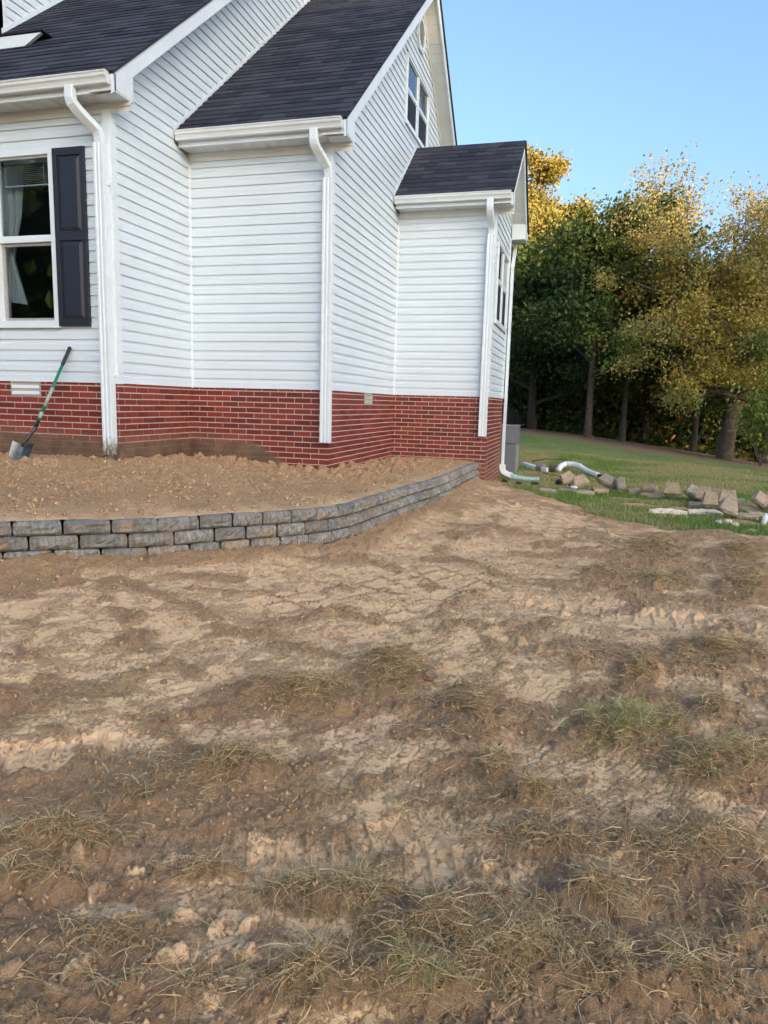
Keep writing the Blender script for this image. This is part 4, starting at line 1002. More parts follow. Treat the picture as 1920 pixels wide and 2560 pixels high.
# blade: local frame
TLc = Vector((-2.790, -2.02, -.638)); TRc = Vector((-2.556, -1.99, -.668)); BLc = Vector((-2.815, -2.13, -.945)); BRc = Vector((-2.57, -2.10, -.915))
nrm = (TRc-TLc).cross(BLc-TLc).normalized(); nrm = nrm if nrm.y < 0 else -nrm
q = MB(); nu, nv = 14, 10; vs = []
for side in (0, 1):
    for j in range(nv+1):
        v = j/nv
        for i in range(nu+1):
            u = i/nu; p = TLc.lerp(TRc, u).lerp(BLc.lerp(BRc, u), v)
            c = (2*u-1); dish = .030*(c*c)-.014; rib = -.012*math.exp(-((u-.5)/.06)**2)*(1-v)*(1 if v < .75 else 0)
            dip = .018*(1-abs(c))*(1-v)**6
            vs.append(p+nrm*(dish-rib*-1)+Vector((0, 0, -dip))+nrm*(-.003*side))
n1 = (nu+1)*(nv+1)
fs = []
for j in range(nv):
    for i in range(nu):
        a = j*(nu+1)+i; fs.append((a, a+1, a+nu+2, a+nu+1)); fs.append((n1+a, n1+a+nu+1, n1+a+nu+2, n1+a+1))
q.add(vs, fs); q.obj('blade', M['steel'], sh, smooth=True)
for a, c in ((TLc, TLc.lerp(TRc, .36)), (TLc.lerp(TRc, .64), TRc)):
    MB().sweep([a-Vector((.012, 0, 0)) if a == TLc else a, c], rect(.008, .004)).obj('step', M['steel'], sh)

# grey air conditioning cabinet behind the downspout
def at(x, y): return gz(x, y)
ac = empty('air_conditioner', (1.35, 6.8, -1.52), 'grey metal air conditioning cabinet on the lawn at the back corner of the house', 'air conditioner')
x0, x1, y0, y1, zt, zs = .98, 1.70, 6.40, 7.22, -.545, -.90
MB().box(x0, x1, y0, y1, -1.52, zs-.006).obj('lower_cabinet', M['cabinet'], ac, bevel=.008)
MB().box(x0-.004, x1+.004, y0-.004, y1+.004, zs+.004, zt).obj('upper_cabinet', M['cabinet'], ac, bevel=.008)
MB().box(x0-.01, x1+.01, y0-.01, y1+.01, zt, zt+.018).obj('lid', M['cabinet_side'], ac, bevel=.006)
MB().box(x1+.004, x1+.010, y0+.03, y1-.03, -1.50, zs-.03).obj('side_panel', M['cabinet_side'], ac)
MB().tube([(1.20, y0-.02, -.58), (1.22, y0-.03, -.72), (1.30, y0-.03, -.80), (1.335, y0-.03, -.76), (1.335, y0-.03, -.70)], .006, 6).obj('cable', M['wire'], ac)
MB().tube([(1.24, y0-.02, -.80), (1.24, y0-.02, -.895), (1.19, y0-.02, -.898)], .005, 6).obj('cable', M['wire'], ac)

# fence behind the lawn
fe = empty('board_fence', (.2, 22, -1.5), 'dark slate blue board fence with a sagging top line beyond the lawn', 'fence')
fp = [(.505, 24.6, -.60), (.36, 23.55, -.52), (.19, 22.5, -.37), (.05, 20.9, -.20), (-.03, 19.3, -.10), (-.3, 16.5, -.02)]
n = 46
for i in range(n):
    t0, t1 = i/n, (i+.93)/n
    def fpos(t):
        s = t*(len(fp)-1); k = min(int(s), len(fp)-2); return Vector(fp[k]).lerp(Vector(fp[k+1]), s-k)
    a, c = fpos(t0), fpos(t1); d = (c-a).normalized(); nn = Vector((-d.y, d.x, 0)).normalized()*.01; zb = -1.75
    MB().add([a+nn, c+nn, Vector((c.x, c.y, zb))+nn, Vector((a.x, a.y, zb))+nn, a-nn, c-nn, Vector((c.x, c.y, zb))-nn, Vector((a.x, a.y, zb))-nn],
             [(0, 1, 2, 3), (7, 6, 5, 4), (0, 4, 5, 1), (1, 5, 6, 2), (3, 7, 4, 0)]).obj('board', M['fence'], fe)
for k in (0, 2, 4):
    p = fp[k]; MB().box(p[0]-.05, p[0]+.06, p[1]-.05, p[1]+.06, -1.8, p[2]+.03).obj('post', M['fence'], fe, bevel=.01)
    MB().box(p[0]-.035, p[0]+.045, p[1]-.035, p[1]+.045, p[2]+.03, p[2]+.08).obj('post_cap', M['cabinet'], fe, bevel=.02)

# loose concrete blocks
cb_me = {k: [block_mesh(300+i+50*(k == 'oldgrey'), .33, .27, .115, .66, .010, k, 6, 3) for i in range(4)] for k in ('oldblock', 'oldgrey')}
GRP = 'old wall blocks dumped along the lawn'
def cblock(x, y, dz, rx, ry, rz, label, mat='oldblock', sc=(1, 1, 1)):
    o = bpy.data.objects.new('concrete_block', cb_me[mat][random.randrange(4)]); COL.objects.link(o)
    o.location = (x, y, gz(x, y)+dz); o.rotation_euler = tuple(math.radians(a) for a in (rx, ry, rz)); o.scale = (.74*sc[0], .62*sc[1], .74*sc[2]); o.location.z -= .2*dz
    tag(o, label, 'concrete block', GRP); return o
cblock(2.56, 2.32, .03, 0, 4, -8, 'flat pale block lying nearest the corner pipes, leftmost of the row', sc=(1.1, .8, .8))
cblock(2.84, 2.50, .05, 0, 2, -12, 'low thin block with a small white cap resting on it', 'oldgrey', (1.2, .8, .7))
cblock(2.86, 3.25, .15, 62, -26, 28, 'big tan block tilted up beside the dark green pipe')
cblock(3.05, 2.92, .13, 58, -20, 18, 'tan block leaning right behind the white cap')
cblock(3.10, 2.45, .035, 4, 0, 8, 'flat tan slab tucked under the leaning tan block', sc=(1.1, 1, .8))
cblock(3.36, 2.98, .19, 35, 18, -30, 'rounded pale block perched on top of another', 'oldgrey', (1.0, 1, 1.15))
cblock(3.33, 2.82, .05, 6, 0, 25, 'flat tan block underneath the rounded pale block')
cblock(3.52, 3.10, .11, 80, 12, 60, 'pale stub of block standing behind the rounded pale one', 'oldgrey', (.7, .8, 1))
cblock(3.62, 2.95, .13, 86, 0, 82, 'dark grey block standing upright on its end', 'oldgrey')
cblock(3.86, 3.20, .05, 0, -4, 20, 'flat tan block half hidden behind the upright grey one')
cblock(4.00, 3.00, .14, 4, -5, -24, 'squared tan block resting level on top of a slab')
cblock(4.02, 2.90, .035, 2, 3, -20, 'pale slab pinned under the squared tan block', sc=(1.2, .9, .6))
cblock(4.08, 2.62, .05, 0, 0, -4, 'low grey block sunk in the grass left of the pinkish one', 'oldgrey', (1, 1, .8))
cblock(4.27, 2.46, .14, 78, 0, -4, 'pinkish grey block standing up showing its wide back')
cblock(4.52, 2.42, .13, 55, 32, 10, 'grey block tipped onto one corner like a diamond', 'oldgrey')
cblock(4.62, 2.60, .10, 70, 0, 50, 'small dark grey block behind the diamond tipped one', 'oldgrey', (.8, .8, .9))
cblock(4.66, 2.20, .13, 65, -8, -10, 'left one of two tan blocks leaning together')
cblock(4.80, 2.25, .11, 60, 10, -35, 'right one of two tan blocks leaning together')
cblock(4.56, 1.92, .05, 2, 0, 8, 'pale slab lying flat in front of the leaning pair', 'oldgrey', (1.1, 1, .7))
cblock(4.66, 1.76, .10, 82, 0, 6, 'upright tan block right behind the folded paper bag', sc=(.85, 1, 1))
cblock(4.90, 1.92, .13, 74, 0, 0, 'clean tan trapezoid block standing up facing the camera')
cblock(5.16, 1.88, .05, 0, 4, -6, 'long low tan block right of the clean upright one', sc=(1.15, 1, .85))
cblock(4.74, 1.05, .11, 58, 22, 12, 'rough weathered block with a chipped rim in front of the row', 'oldgrey')
cblock(4.98, 1.10, .05, 0, 0, -10, 'low block sunk in soil right of the rough weathered one', sc=(1, 1, .9))
cblock(4.62, 1.30, .03, 0, 0, 4, 'buried block edge just right of the folded bag', 'oldgrey', (.9, .8, .6))
cblock(5.25, 1.82, .15, 60, 35, 25, 'narrow tan block propped at the left side of the right hand pile')
cblock(5.42, 1.90, .24, 10, -8, -20, 'topmost tan block of the right hand pile')
cblock(5.36, 1.42, .12, 40, 20, -28, 'large tan block sliding off the front of the right hand pile')
cblock(5.16, 1.45, .04, 0, 0, 12, 'low block at the foot of the right hand pile', sc=(.9, 1, .8))
cblock(5.30, .95, .05, 0, -3, -6, 'pale flat slab in front of the right hand pile', 'oldgrey', (1.25, 1.1, .8))
cblock(5.55, 1.70, .08, 15, 5, 30, 'block leaning at the right end of the right hand pile')
q = MB(); q.tube([(0, 0, 0), (0, 0, .02), (0, 0, .032), (0, 0, .04)], [.045, .05, .04, .01], 12)
o = q.obj('small_white_lid', M['pipe_white'], None, smooth=True); o.location = (2.93, 2.42, gz(2.93, 2.42)+.10); tag(o, 'small round white cap sitting on the low thin block', 'lid')
# paper bags
def bag(x, y, rz, L, W, label, seed):
    rr = random.Random(seed); nx, ny = 14, 9; vs = []; z = gz(x, y)
    for s in (0, 1):
        for j in range(ny+1):
            for i in range(nx+1):
                u = i/nx*2-1; v = j/ny*2-1
                hh = .05*(1-v*v)*(1-.5*u*u)+rr.uniform(0, .03)*(1-.5*s)
                ww = W*(.55+.45*math.cos(u*1.2+rr.uniform(-.05, .05)))
                px = u*L*.5+rr.uniform(-.012, .012); py = v*ww*.5+rr.uniform(-.01, .01)
                vs.append((px, py, (hh if s else -.01)+.02))
    n1 = (nx+1)*(ny+1); fs = []
    for j in range(ny):
        for i in range(nx):
            a = j*(nx+1)+i; fs.append((n1+a, n1+a+1, n1+a+nx+2, n1+a+nx+1)); fs.append((a, a+nx+1, a+nx+2, a+1))
    for i in range(nx):
        fs.append((i, i+1, n1+i+1, n1+i)); k = ny*(nx+1)+i; fs.append((k+1, k, n1+k, n1+k+1))
    o = MB().add(vs, fs).obj('paper_bag', M['bagpaper'], None); o.location = (x, y, z); o.rotation_euler[2] = rz
    tag(o, label, 'paper bag', 'torn paper bags on the lawn')
bag(4.10, 1.22, -.12, .44, .19, 'flattened torn paper bag with shredded right end on the grass', 3)
bag(4.55, 1.38, .05, .40, .19, 'folded paper bag with a scalloped edge in front of the tan blocks', 4)
def rock(x, y, r, label, seed, mat='pale_rock', grp=None, name='rock', sq=.7):
    rr = random.Random(seed); q = MB(); vs = []; fs = []; n, mm = 8, 5
    vs.append((0, 0, r*sq))
    for j in range(1, mm):
        ph = math.pi*j/mm
        for i in range(n):
            th = 2*math.pi*i/n; k = r*(1+rr.uniform(-.22, .22)); vs.append((k*math.sin(ph)*math.cos(th), k*math.sin(ph)*math.sin(th), k*sq*math.cos(ph)))
    vs.append((0, 0, -r*sq)); L = len(vs)-1
    for i in range(n): fs.append((0, 1+i, 1+(i+1) % n)); fs.append((L, L-n+(i+1) % n, L-n+i))
    for j in range(mm-2):
        for i in range(n): fs.append((1+j*n+i, 1+(j+1)*n+i, 1+(j+1)*n+(i+1) % n, 1+j*n+(i+1) % n))
    o = q.add(vs, fs).obj(name, M[mat], None); o.location = (x, y, gzd(x, y)+r*sq*.45); o.rotation_euler[2] = rr.uniform(0, 6)
    tag(o, label, name.replace('_', ' '), grp); return o
rock(4.58, .60, .045, 'leftmost of the three pale rocks in the grass below the rough block', 1, grp='pale rocks in the grass')
rock(4.68, .62, .055, 'middle and largest of the three pale rocks below the rough block', 2, grp='pale rocks in the grass')
rock(4.74, .52, .045, 'rightmost of the three pale rocks below the rough block', 3, grp='pale rocks in the grass')
rock(4.86, .30, .05, 'flat pale stone alone where the lawn turns to bare soil', 4, sq=.35)
q = MB(); q.tube([(0, 0, 0), (0, 0, .05), (0, 0, .11), (0, 0, .14), (0, 0, .15)], [.03, .032, .032, .015, .013], 12)
o = q.obj('plastic_bottle', M['pipe_white'], None, smooth=True); o.location = (5.10, .84, gz(5.1, .84)+.0); o.rotation_euler = (.12, .1, 0); tag(o, 'small white bottle standing at the right edge by the flat slab', 'bottle')
o = MB().box(-.07, .07, -.05, .05, 0, .085).obj('utility_box', M['pipe_grey'], None, bevel=.01); o.location = (5.20, 2.75, gz(5.2, 2.75)); tag(o, 'small grey utility box standing in the lawn behind the block row', 'utility box')

# loose pipes
def P3(x, y, dz=0): return Vector((x, y, gz(x, y)+dz))
lp = empty('downspout_section', P3(2.0, 7.2), 'bent white rectangular downspout piece lying on the lawn behind the blocks', 'downspout piece')
MB().sweep([P3(1.80, 7.62, .06), P3(2.02, 7.28, .05), P3(2.06, 7.20, .045), P3(2.16, 7.02, .05), P3(2.36, 6.85, .05)], rrect(.055, .042, .01)).obj('spout_pipe', M['pipe_white'], lp)
cp = empty('pipe_coupling', P3(2.2, 6.95), 'ribbed light grey coupling around the white downspout piece', 'coupling')
q = MB(); A, B_ = P3(2.14, 7.05, .07), P3(2.25, 6.94, .07); pts = [A.lerp(B_, i/8) for i in range(9)]; q.tube(pts, [.085, .078, .082, .078, .082, .078, .082, .078, .09], 16); q.obj('coupling_body', M['pipe_grey'], cp, smooth=True)
cp = empty('pipe_coupling', P3(2.45, 6.85), 'muddy brown ribbed coupling between the two white pipes', 'coupling')
q = MB(); A, B_ = P3(2.40, 6.92, .07), P3(2.53, 6.84, .07); pts = [A.lerp(B_, i/8) for i in range(9)]; q.tube(pts, [.085, .078, .082, .078, .082, .078, .082, .078, .085], 16); q.obj('coupling_body', M['pipe_brown'], cp, smooth=True)
fx = empty('flexible_drain_pipe', P3(2.9, 6.9), 'white flexible drain pipe arched and lying across the lawn', 'drain pipe')
pts = []; rs = []
key = [P3(2.56, 6.82, .05), P3(2.60, 6.95, .13), P3(2.70, 7.05, .17), P3(2.85, 7.02, .17), P3(2.98, 6.90, .15), P3(3.12, 6.65, .09), P3(3.30, 6.25, .06), P3(3.36, 6.12, .055)]
for i in range(len(key)-1):
    for k in range(6): pts.append(key[i].lerp(key[i+1], k/6)); j = len(pts); rs.append(.058+(.007 if (j % 2 and 12 < j < 26) else 0))
MB().tube(pts, rs, 14).obj('flexible_pipe', M['pipe_white'], fx, smooth=True)
MB().tube([P3(3.36, 6.12, .055), P3(3.368, 6.10, .055)], .045, 14).obj('pipe_mouth', M['dark'], fx)
wr = MB().tube([P3(1.9, 8.4, .03), P3(2.2, 8.3, .12), P3(2.6, 8.2, .14), P3(2.95, 7.6, .08), P3(3.15, 7.3, .02)], .010, 6).obj('black_cable', M['wire'], None); tag(wr, 'thin black cable looping over the grass behind the white pipes', 'cable')
wr = MB().tube([P3(2.25, 6.6, .02), P3(2.6, 6.2, .02), P3(2.95, 5.9, .015), P3(3.1, 6.0, .02)], .009, 6).obj('black_cable', M['wire'], None); tag(wr, 'black cable lying flat in the grass in front of the white pipes', 'cable')
def short_pipe(name, a, c, r, mat, label, cat='pipe'):
    e = empty(name, a, label, cat); n = 9
    pts = [a.lerp(c, i/(n-1)) for i in range(n)]; MB().tube(pts, [r*(1 if i % 2 else .93) for i in range(n)], 14).obj('pipe_body', M[mat], e, smooth=True)
    d = (c-a).normalized(); MB().tube([c, c+d*.004], r*.78, 14).obj('pipe_mouth', M['dark'], e)
short_pipe('drain_pipe', P3(1.74, 4.15, .02), P3(1.78, 3.88, .02), .060, 'pipe_green', 'dark green corrugated pipe end at the foot of the brick corner')
short_pipe('drain_pipe', P3(2.02, 3.75, .01), P3(2.06, 3.45, .01), .058, 'pipe_brown', 'half buried brown pipe end, middle of the three beside the brick corner')
short_pipe('drain_pipe', P3(2.27, 3.85, .02), P3(2.33, 3.50, .02), .060, 'pipe_brown', 'open muddy brown pipe end in the grass, rightmost by the corner')
short_pipe('drain_pipe', P3(2.82, 4.2, .05), P3(2.64, 4.35, .05), .072, 'pipe_green', 'dark green pipe behind the big tilted tan block')
# loose dirt clods that stand out
for i, (x, y, r, lb) in enumerate([(1.33, -5.62, .022, 'round tan clod beside the smooth patch, left of the grass clump'), (1.12, -5.30, .018, 'small brown clod at the edge of the smooth patch'), (2.34, -4.83, .04, 'rounded brown clod right of the central grass clump'),
                                  (3.66, -6.22, .02, 'round reddish pebble in the soil at lower right'), (-.15, -2.45, .035, 'lone round clod on the raised bed near the block wall'), (-.55, -.35, .04, 'dirt clod on the raised bed against the brick wall')]):
    if i < 4: rock(x, y, r, lb, 20+i, 'clod', 'dirt clods', 'dirt_clod') if 'clod' in M else None
    else: pass
#@@VEG
def leaf_mesh(name, C, size, cols, mat, flat=0.0, parent=None, aspect=1.5):
    n = len(C); N = RNG.normal(size=(n, 3)); N[:, 2] += flat; N /= np.linalg.norm(N, axis=1)[:, None]
    A = np.cross(N, RNG.normal(size=(n, 3))); A /= np.linalg.norm(A, axis=1)[:, None]; B = np.cross(N, A)
    s = (size*(.7+.6*RNG.random(n)))[:, None]
    V = np.stack([C-A*s*aspect*.5, C+B*s*.5-N*s*.12, C+A*s*aspect*.5, C-B*s*.5-N*s*.12], 1).reshape(-1, 3)
    F = np.arange(4*n).reshape(n, 4); K4 = np.repeat(np.concatenate([cols, np.ones((n, 1))], 1), 4, 0)
    me = np_mesh(name, V, F, mat, {'Col': ('FLOAT_COLOR', K4)}, smooth=False)
    return link(name, me, parent)
class Tree:
    def __init__(s, seed): s.r = random.Random(seed); s.mb = MB(); s.tips = []
    def branch(s, p, d, L, rad, depth, maxd, droop=0.0, spread=.6, up=.15, kids=(3, 5), n=5):
        pts = [p.copy()]; rs = [rad]; r = s.r
        for i in range(n):
            d = (d+Vector((r.uniform(-1, 1), r.uniform(-1, 1), r.uniform(-1, 1)))*.16+Vector((0, 0, up-droop*i/n))*.25).normalized()
            p = p+d*(L/n); pts.append(p.copy()); rs.append(rad*(1-.72*(i+1)/n))
        if rad > .004: s.mb.tube(pts, rs, 7 if rad > .08 else (5 if rad > .03 else 3), caps=False)
        if depth >= maxd:
            s.tips += pts[1:]; return
        if depth >= maxd-1: s.tips += pts[2:]
        for k in range(r.randint(*kids)):
            t = r.uniform(.35, 1.0); i = min(int(t*n), n-1); q = pts[i].lerp(pts[i+1], t*n-i)
            ax = Vector((r.uniform(-1, 1), r.uniform(-1, 1), r.uniform(-.5, .7))).normalized()
            nd = (d*(1-spread)+ax*spread*1.3+Vector((0, 0, up*.5))).normalized()
            s.branch(q, nd, L*r.uniform(.5, .75), rs[i]*r.uniform(.45, .65), depth+1, maxd, droop, spread, up, kids, max(3, n-1))
def palette(kind, C, n):
    t = RNG.random(n)[:, None]; j = (RNG.random((n, 1))-.5)
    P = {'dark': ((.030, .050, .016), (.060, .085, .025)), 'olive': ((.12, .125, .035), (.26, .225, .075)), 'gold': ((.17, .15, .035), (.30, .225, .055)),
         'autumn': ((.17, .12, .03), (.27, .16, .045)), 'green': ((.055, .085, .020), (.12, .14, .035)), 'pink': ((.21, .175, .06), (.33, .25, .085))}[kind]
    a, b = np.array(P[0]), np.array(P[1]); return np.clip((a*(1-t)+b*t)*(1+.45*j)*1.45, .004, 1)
def make_tree(name, x, y, h, seed, mix, trunk_r, n_leaf, leaf=.13, label='', spread=.62, first=.3, lean=(0, 0), crown_r=None, top_kind=None, top_z=99, cl=.28, kids=(3, 5), maxd=3, droop=.2, bark='bark_dark', grp='trees beyond the lawn', columns=9, cat='tree'):
    z0 = gz(x, y)-.05; e = empty(name, (x, y, z0), label, cat, group=grp); T = Tree(seed); r = T.r
    n = 9; p = Vector((x, y, z0)); pts = [p]; rs = [trunk_r*1.25]
    for i in range(n):
        p = p+Vector((lean[0]+r.uniform(-.05, .05)*h*.3, lean[1]+r.uniform(-.05, .05)*h*.3, 0))*(1/n)+Vector((0, 0, h*.86/n)); pts.append(p); rs.append(trunk_r*(1-.85*(i+1)/n))
    T.mb.tube(pts, rs, 9, caps=False)
    cr_ = crown_r or h*.28
    for k in range(columns):
        t = first+(1-first)*(k+.5)/columns; i = min(int(t*n), n-1); q = pts[i].lerp(pts[i+1], t*n-i); a = k*2.4+r.uniform(-.4, .4)
        L = cr_*(1.0-.55*max(0, (t-.45))/.55)*r.uniform(.75, 1.1)
        T.branch(q, Vector((math.cos(a), math.sin(a), .25+.5*t)).normalized(), L, rs[i]*.5, 1, maxd, droop, spread, .12, kids)
    T.mb.obj('trunk', M[bark], e, smooth=True)
    tips = np.array([tuple(v) for v in T.tips]); 
    idx = RNG.integers(0, len(tips), n_leaf); C = tips[idx]+RNG.normal(size=(n_leaf, 3))*cl*np.array([1, 1, .8])
    C = C[C[:, 2] > z0+.5]; n = len(C)
    cols = np.zeros((n, 3)); kinds = list(mix); cs = np.cumsum([mix[k] for k in kinds]); 
    u = vn(C[:, 0]*.9+seed, C[:, 2]*.9+C[:, 1]*.5, seed)*.75+RNG.random(n)*.25; u = (u-u.min())/(u.max()-u.min()+1e-6)
    for i, k in enumerate(kinds):
        lo = cs[i-1] if i else 0; mk = (u*cs[-1] >= lo) & (u*cs[-1] <= cs[i]); cols[mk] = palette(k, C[mk], mk.sum())
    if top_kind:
        mk = C[:, 2]+RNG.normal(size=n)*.6 > top_z; cols[mk] = palette(top_kind, C[mk], mk.sum())  # gold tops: low sun on the crown put into the leaf colour
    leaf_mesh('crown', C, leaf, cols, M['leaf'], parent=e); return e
TL = [ # x, y, h, seed, mix, trunk_r, n_leaf, leaf, label, kwargs
 (-1.3, 30.5, 13.9, 1, {'green': .6, 'gold': .4}, .28, 34000, .125, 'tall leafy tree behind the house with a golden top, sunlight put into its leaf colour', dict(top_kind='gold', top_z=6, first=.25)),
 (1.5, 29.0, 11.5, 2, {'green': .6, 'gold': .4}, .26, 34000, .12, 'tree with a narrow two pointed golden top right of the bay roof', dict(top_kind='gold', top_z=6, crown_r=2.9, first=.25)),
 (.9, 22.0, 7.2, 3, {'dark': .8, 'green': .2}, .20, 22000, .11, 'dense dark green tree hanging over the board fence', dict(first=.12, crown_r=2.7)),
 (3.157, 17.0, 7.0, 4, {'dark': .45, 'green': .35, 'autumn': .2}, .13, 15000, .10, 'tree with a pale straight trunk at the lawn edge and some orange leaves', dict(first=.30, crown_r=2.5, bark='bark')),
 (4.35, 18.6, 8.2, 5, {'dark': .4, 'green': .3, 'olive': .3}, .11, 15000, .105, 'slim trunked tree between the pale trunk and the big forked tree', dict(first=.33, crown_r=2.6)),
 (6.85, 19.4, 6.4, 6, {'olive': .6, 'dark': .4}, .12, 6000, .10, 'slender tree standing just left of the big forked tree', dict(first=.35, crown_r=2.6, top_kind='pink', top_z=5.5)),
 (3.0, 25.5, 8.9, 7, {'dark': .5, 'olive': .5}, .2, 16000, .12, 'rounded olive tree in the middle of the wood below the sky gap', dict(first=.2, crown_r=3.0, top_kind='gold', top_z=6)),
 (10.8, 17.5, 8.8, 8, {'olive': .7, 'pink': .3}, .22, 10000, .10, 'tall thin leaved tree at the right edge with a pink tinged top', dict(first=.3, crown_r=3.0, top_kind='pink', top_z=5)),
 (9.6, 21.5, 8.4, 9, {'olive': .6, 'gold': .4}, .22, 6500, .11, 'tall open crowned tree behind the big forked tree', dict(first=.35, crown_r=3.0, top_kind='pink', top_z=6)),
 (13.5, 15.5, 8.5, 10, {'green': .6, 'olive': .4}, .2, 7000, .15, 'leafy green tree just outside the right edge of the lawn', dict(first=.2, crown_r=3.0)),
 (-4.5, 26.5, 9.5, 12, {'dark': .7, 'green': .3}, .22, 5000, .18, 'dark tree hidden behind the house roof', dict(first=.2, crown_r=3.0)),
 (5.6, 25.0, 6.8, 13, {'dark': .7, 'olive': .3}, .2, 9000, .16, 'dark tree filling the wood behind the slim trunks', dict(first=.15, crown_r=3.0)),
 (9.2, 26.0, 6.8, 14, {'dark': .7, 'olive': .3}, .2, 8000, .17, 'shaded tree deep in the wood at the right', dict(first=.15, crown_r=3.0)),
]
for (x, y, h, sd, mix, tr, nl, lf, lb, kw) in TL:
    make_tree('broadleaf_tree', x, y, h, sd, mix, tr, nl, lf, lb, **kw)
# the big forked tree
def big_tree():
    bx, by = 7.13, 14.84; z0 = gz(bx, by)-.1
    e = empty('forked_tree', (bx, by, z0), 'big forked tree with a thick pale trunk and thin yellow olive foliage', 'tree', group='trees beyond the lawn'); T = Tree(77)
    base = [Vector((bx, by, z0)), Vector((bx-.02, by, z0+.4)), Vector((bx+.02, by+.03, z0+.9)), Vector((7.30, 15.0, .15)), Vector((7.50, 15.2, .60))]
    T.mb.tube(base, [.30, .235, .215, .215, .19], 12, caps=False)
    def limb(P, R0, R1, side=4, L=1.5, cnt=9, dr=.35):
        P = [Vector(p) for p in P]; n = len(P); T.mb.tube(P, [R0+(R1-R0)*i/(n-1) for i in range(n)], 8, caps=False)
        for k in range(cnt):
            t = (k+.7)/cnt*(n-1); i = min(int(t), n-2); q = P[i].lerp(P[i+1], t-i); d = (P[i+1]-P[i]).normalized()
            ax = Vector((T.r.uniform(-1, 1), T.r.uniform(-1, 1), T.r.uniform(-.6, .8))).normalized()
            T.branch(q, (d*.4+ax).normalized(), L*T.r.uniform(.7, 1.2), max(.02, (R0+(R1-R0)*t/(n-1))*.42), 1, 3, dr, .6, .05, (3, 4), 4)
    limb([(7.35, 15.05, .22), (6.95, 14.85, .42), (6.50, 14.5, .47), (6.0, 14.2, .50), (5.4, 13.9, .62)], .12, .035, L=1.0, cnt=6, dr=1.0)
    limb([(7.50, 15.2, .60), (7.25, 15.3, 1.3), (6.75, 15.5, 2.1), (6.40, 15.7, 3.0), (5.95, 15.5, 4.0), (5.4, 15.3, 4.6), (5.0, 15.3, 5.2)], .17, .03, L=1.45, cnt=17)
    limb([(7.50, 15.2, .60), (7.75, 15.5, 1.5), (7.9, 15.8, 2.6), (7.95, 16.2, 3.6), (8.0, 16.5, 4.6), (7.8, 16.7, 5.6)], .17, .03, L=1.5, cnt=14)
    limb([(7.75, 15.5, 1.5), (7.35, 15.7, 3.0), (7.05, 15.8, 4.3), (6.9, 15.8, 5.3)], .12, .025, L=1.35, cnt=13)
    limb([(7.50, 15.2, .60), (8.0, 14.9, 1.1), (8.6, 14.7, 1.6), (9.3, 14.4, 2.0), (10.0, 14.2, 2.5)], .12, .03, L=1.4, cnt=8, dr=.8)
    limb([(7.3, 15.25, 1.2), (6.6, 14.6, 1.6), (5.8, 14.2, 1.9), (5.0, 13.9, 2.3), (4.4, 13.7, 2.2)], .09, .02, L=1.3, cnt=10, dr=1.2)
    limb([(6.75, 15.5, 2.1), (5.9, 15.2, 2.7), (5.0, 15.0, 3.3), (4.2, 14.9, 3.6)], .08, .02, L=1.3, cnt=8, dr=.8)
    limb([(7.5, 15.2, .6), (7.3, 14.4, 1.3), (7.0, 13.8, 1.9), (6.6, 13.4, 2.2)], .08, .02, L=1.1, cnt=7, dr=1.2)
    T.mb.obj('trunk', M['bark'], e, smooth=True)
    tips = np.array([tuple(v) for v in T.tips]); n = 44000; C = tips[RNG.integers(0, len(tips), n)]+RNG.normal(size=(n, 3))*.16
    C = C[(C[:, 2] > -.35) & ~((np.abs(C[:, 0]-7.15) < 1.0) & (C[:, 2] < .55) & (C[:, 1] < 15.2))]; n = len(C)
    cols = palette('olive', C, n); u = vn(C[:, 0]*1.2, C[:, 2]*1.2, 5)
    k = u > .55; cols[k] = palette('gold', C[k], k.sum()); k = C[:, 2]+RNG.normal(size=n)*.5 > 4.6; cols[k] = palette('pink', C[k], k.sum())
    k = (u < .3) & (C[:, 2] < 3.5); cols[k] = palette('green', C[k], k.sum())
    leaf_mesh('crown', C, .060, cols, M['leaf'], parent=e)
big_tree()
# bush at the foot of the big tree
be = empty('bush', (7.75, 13.3, gz(7.75, 13.3)), 'small leafy bush in front of the big forked tree', 'bush'); T = Tree(5)
for k in range(9):
    a = k*.7; T.branch(Vector((7.75, 13.3, gz(7.75, 13.3))), Vector((math.cos(a)*.35, math.sin(a)*.35, 1)).normalized(), .9+.12*k, .02, 1, 2, .1, .4, .2, (2, 3), 4)
T.mb.obj('stem', M['bark_dark'], be)
tips = np.array([tuple(v) for v in T.tips]); C = tips[RNG.integers(0, len(tips), 1500)]+RNG.normal(size=(1500, 3))*.10
leaf_mesh('foliage', C, .08, palette('green', C, 1500)*1.3, M['leaf'], parent=be)
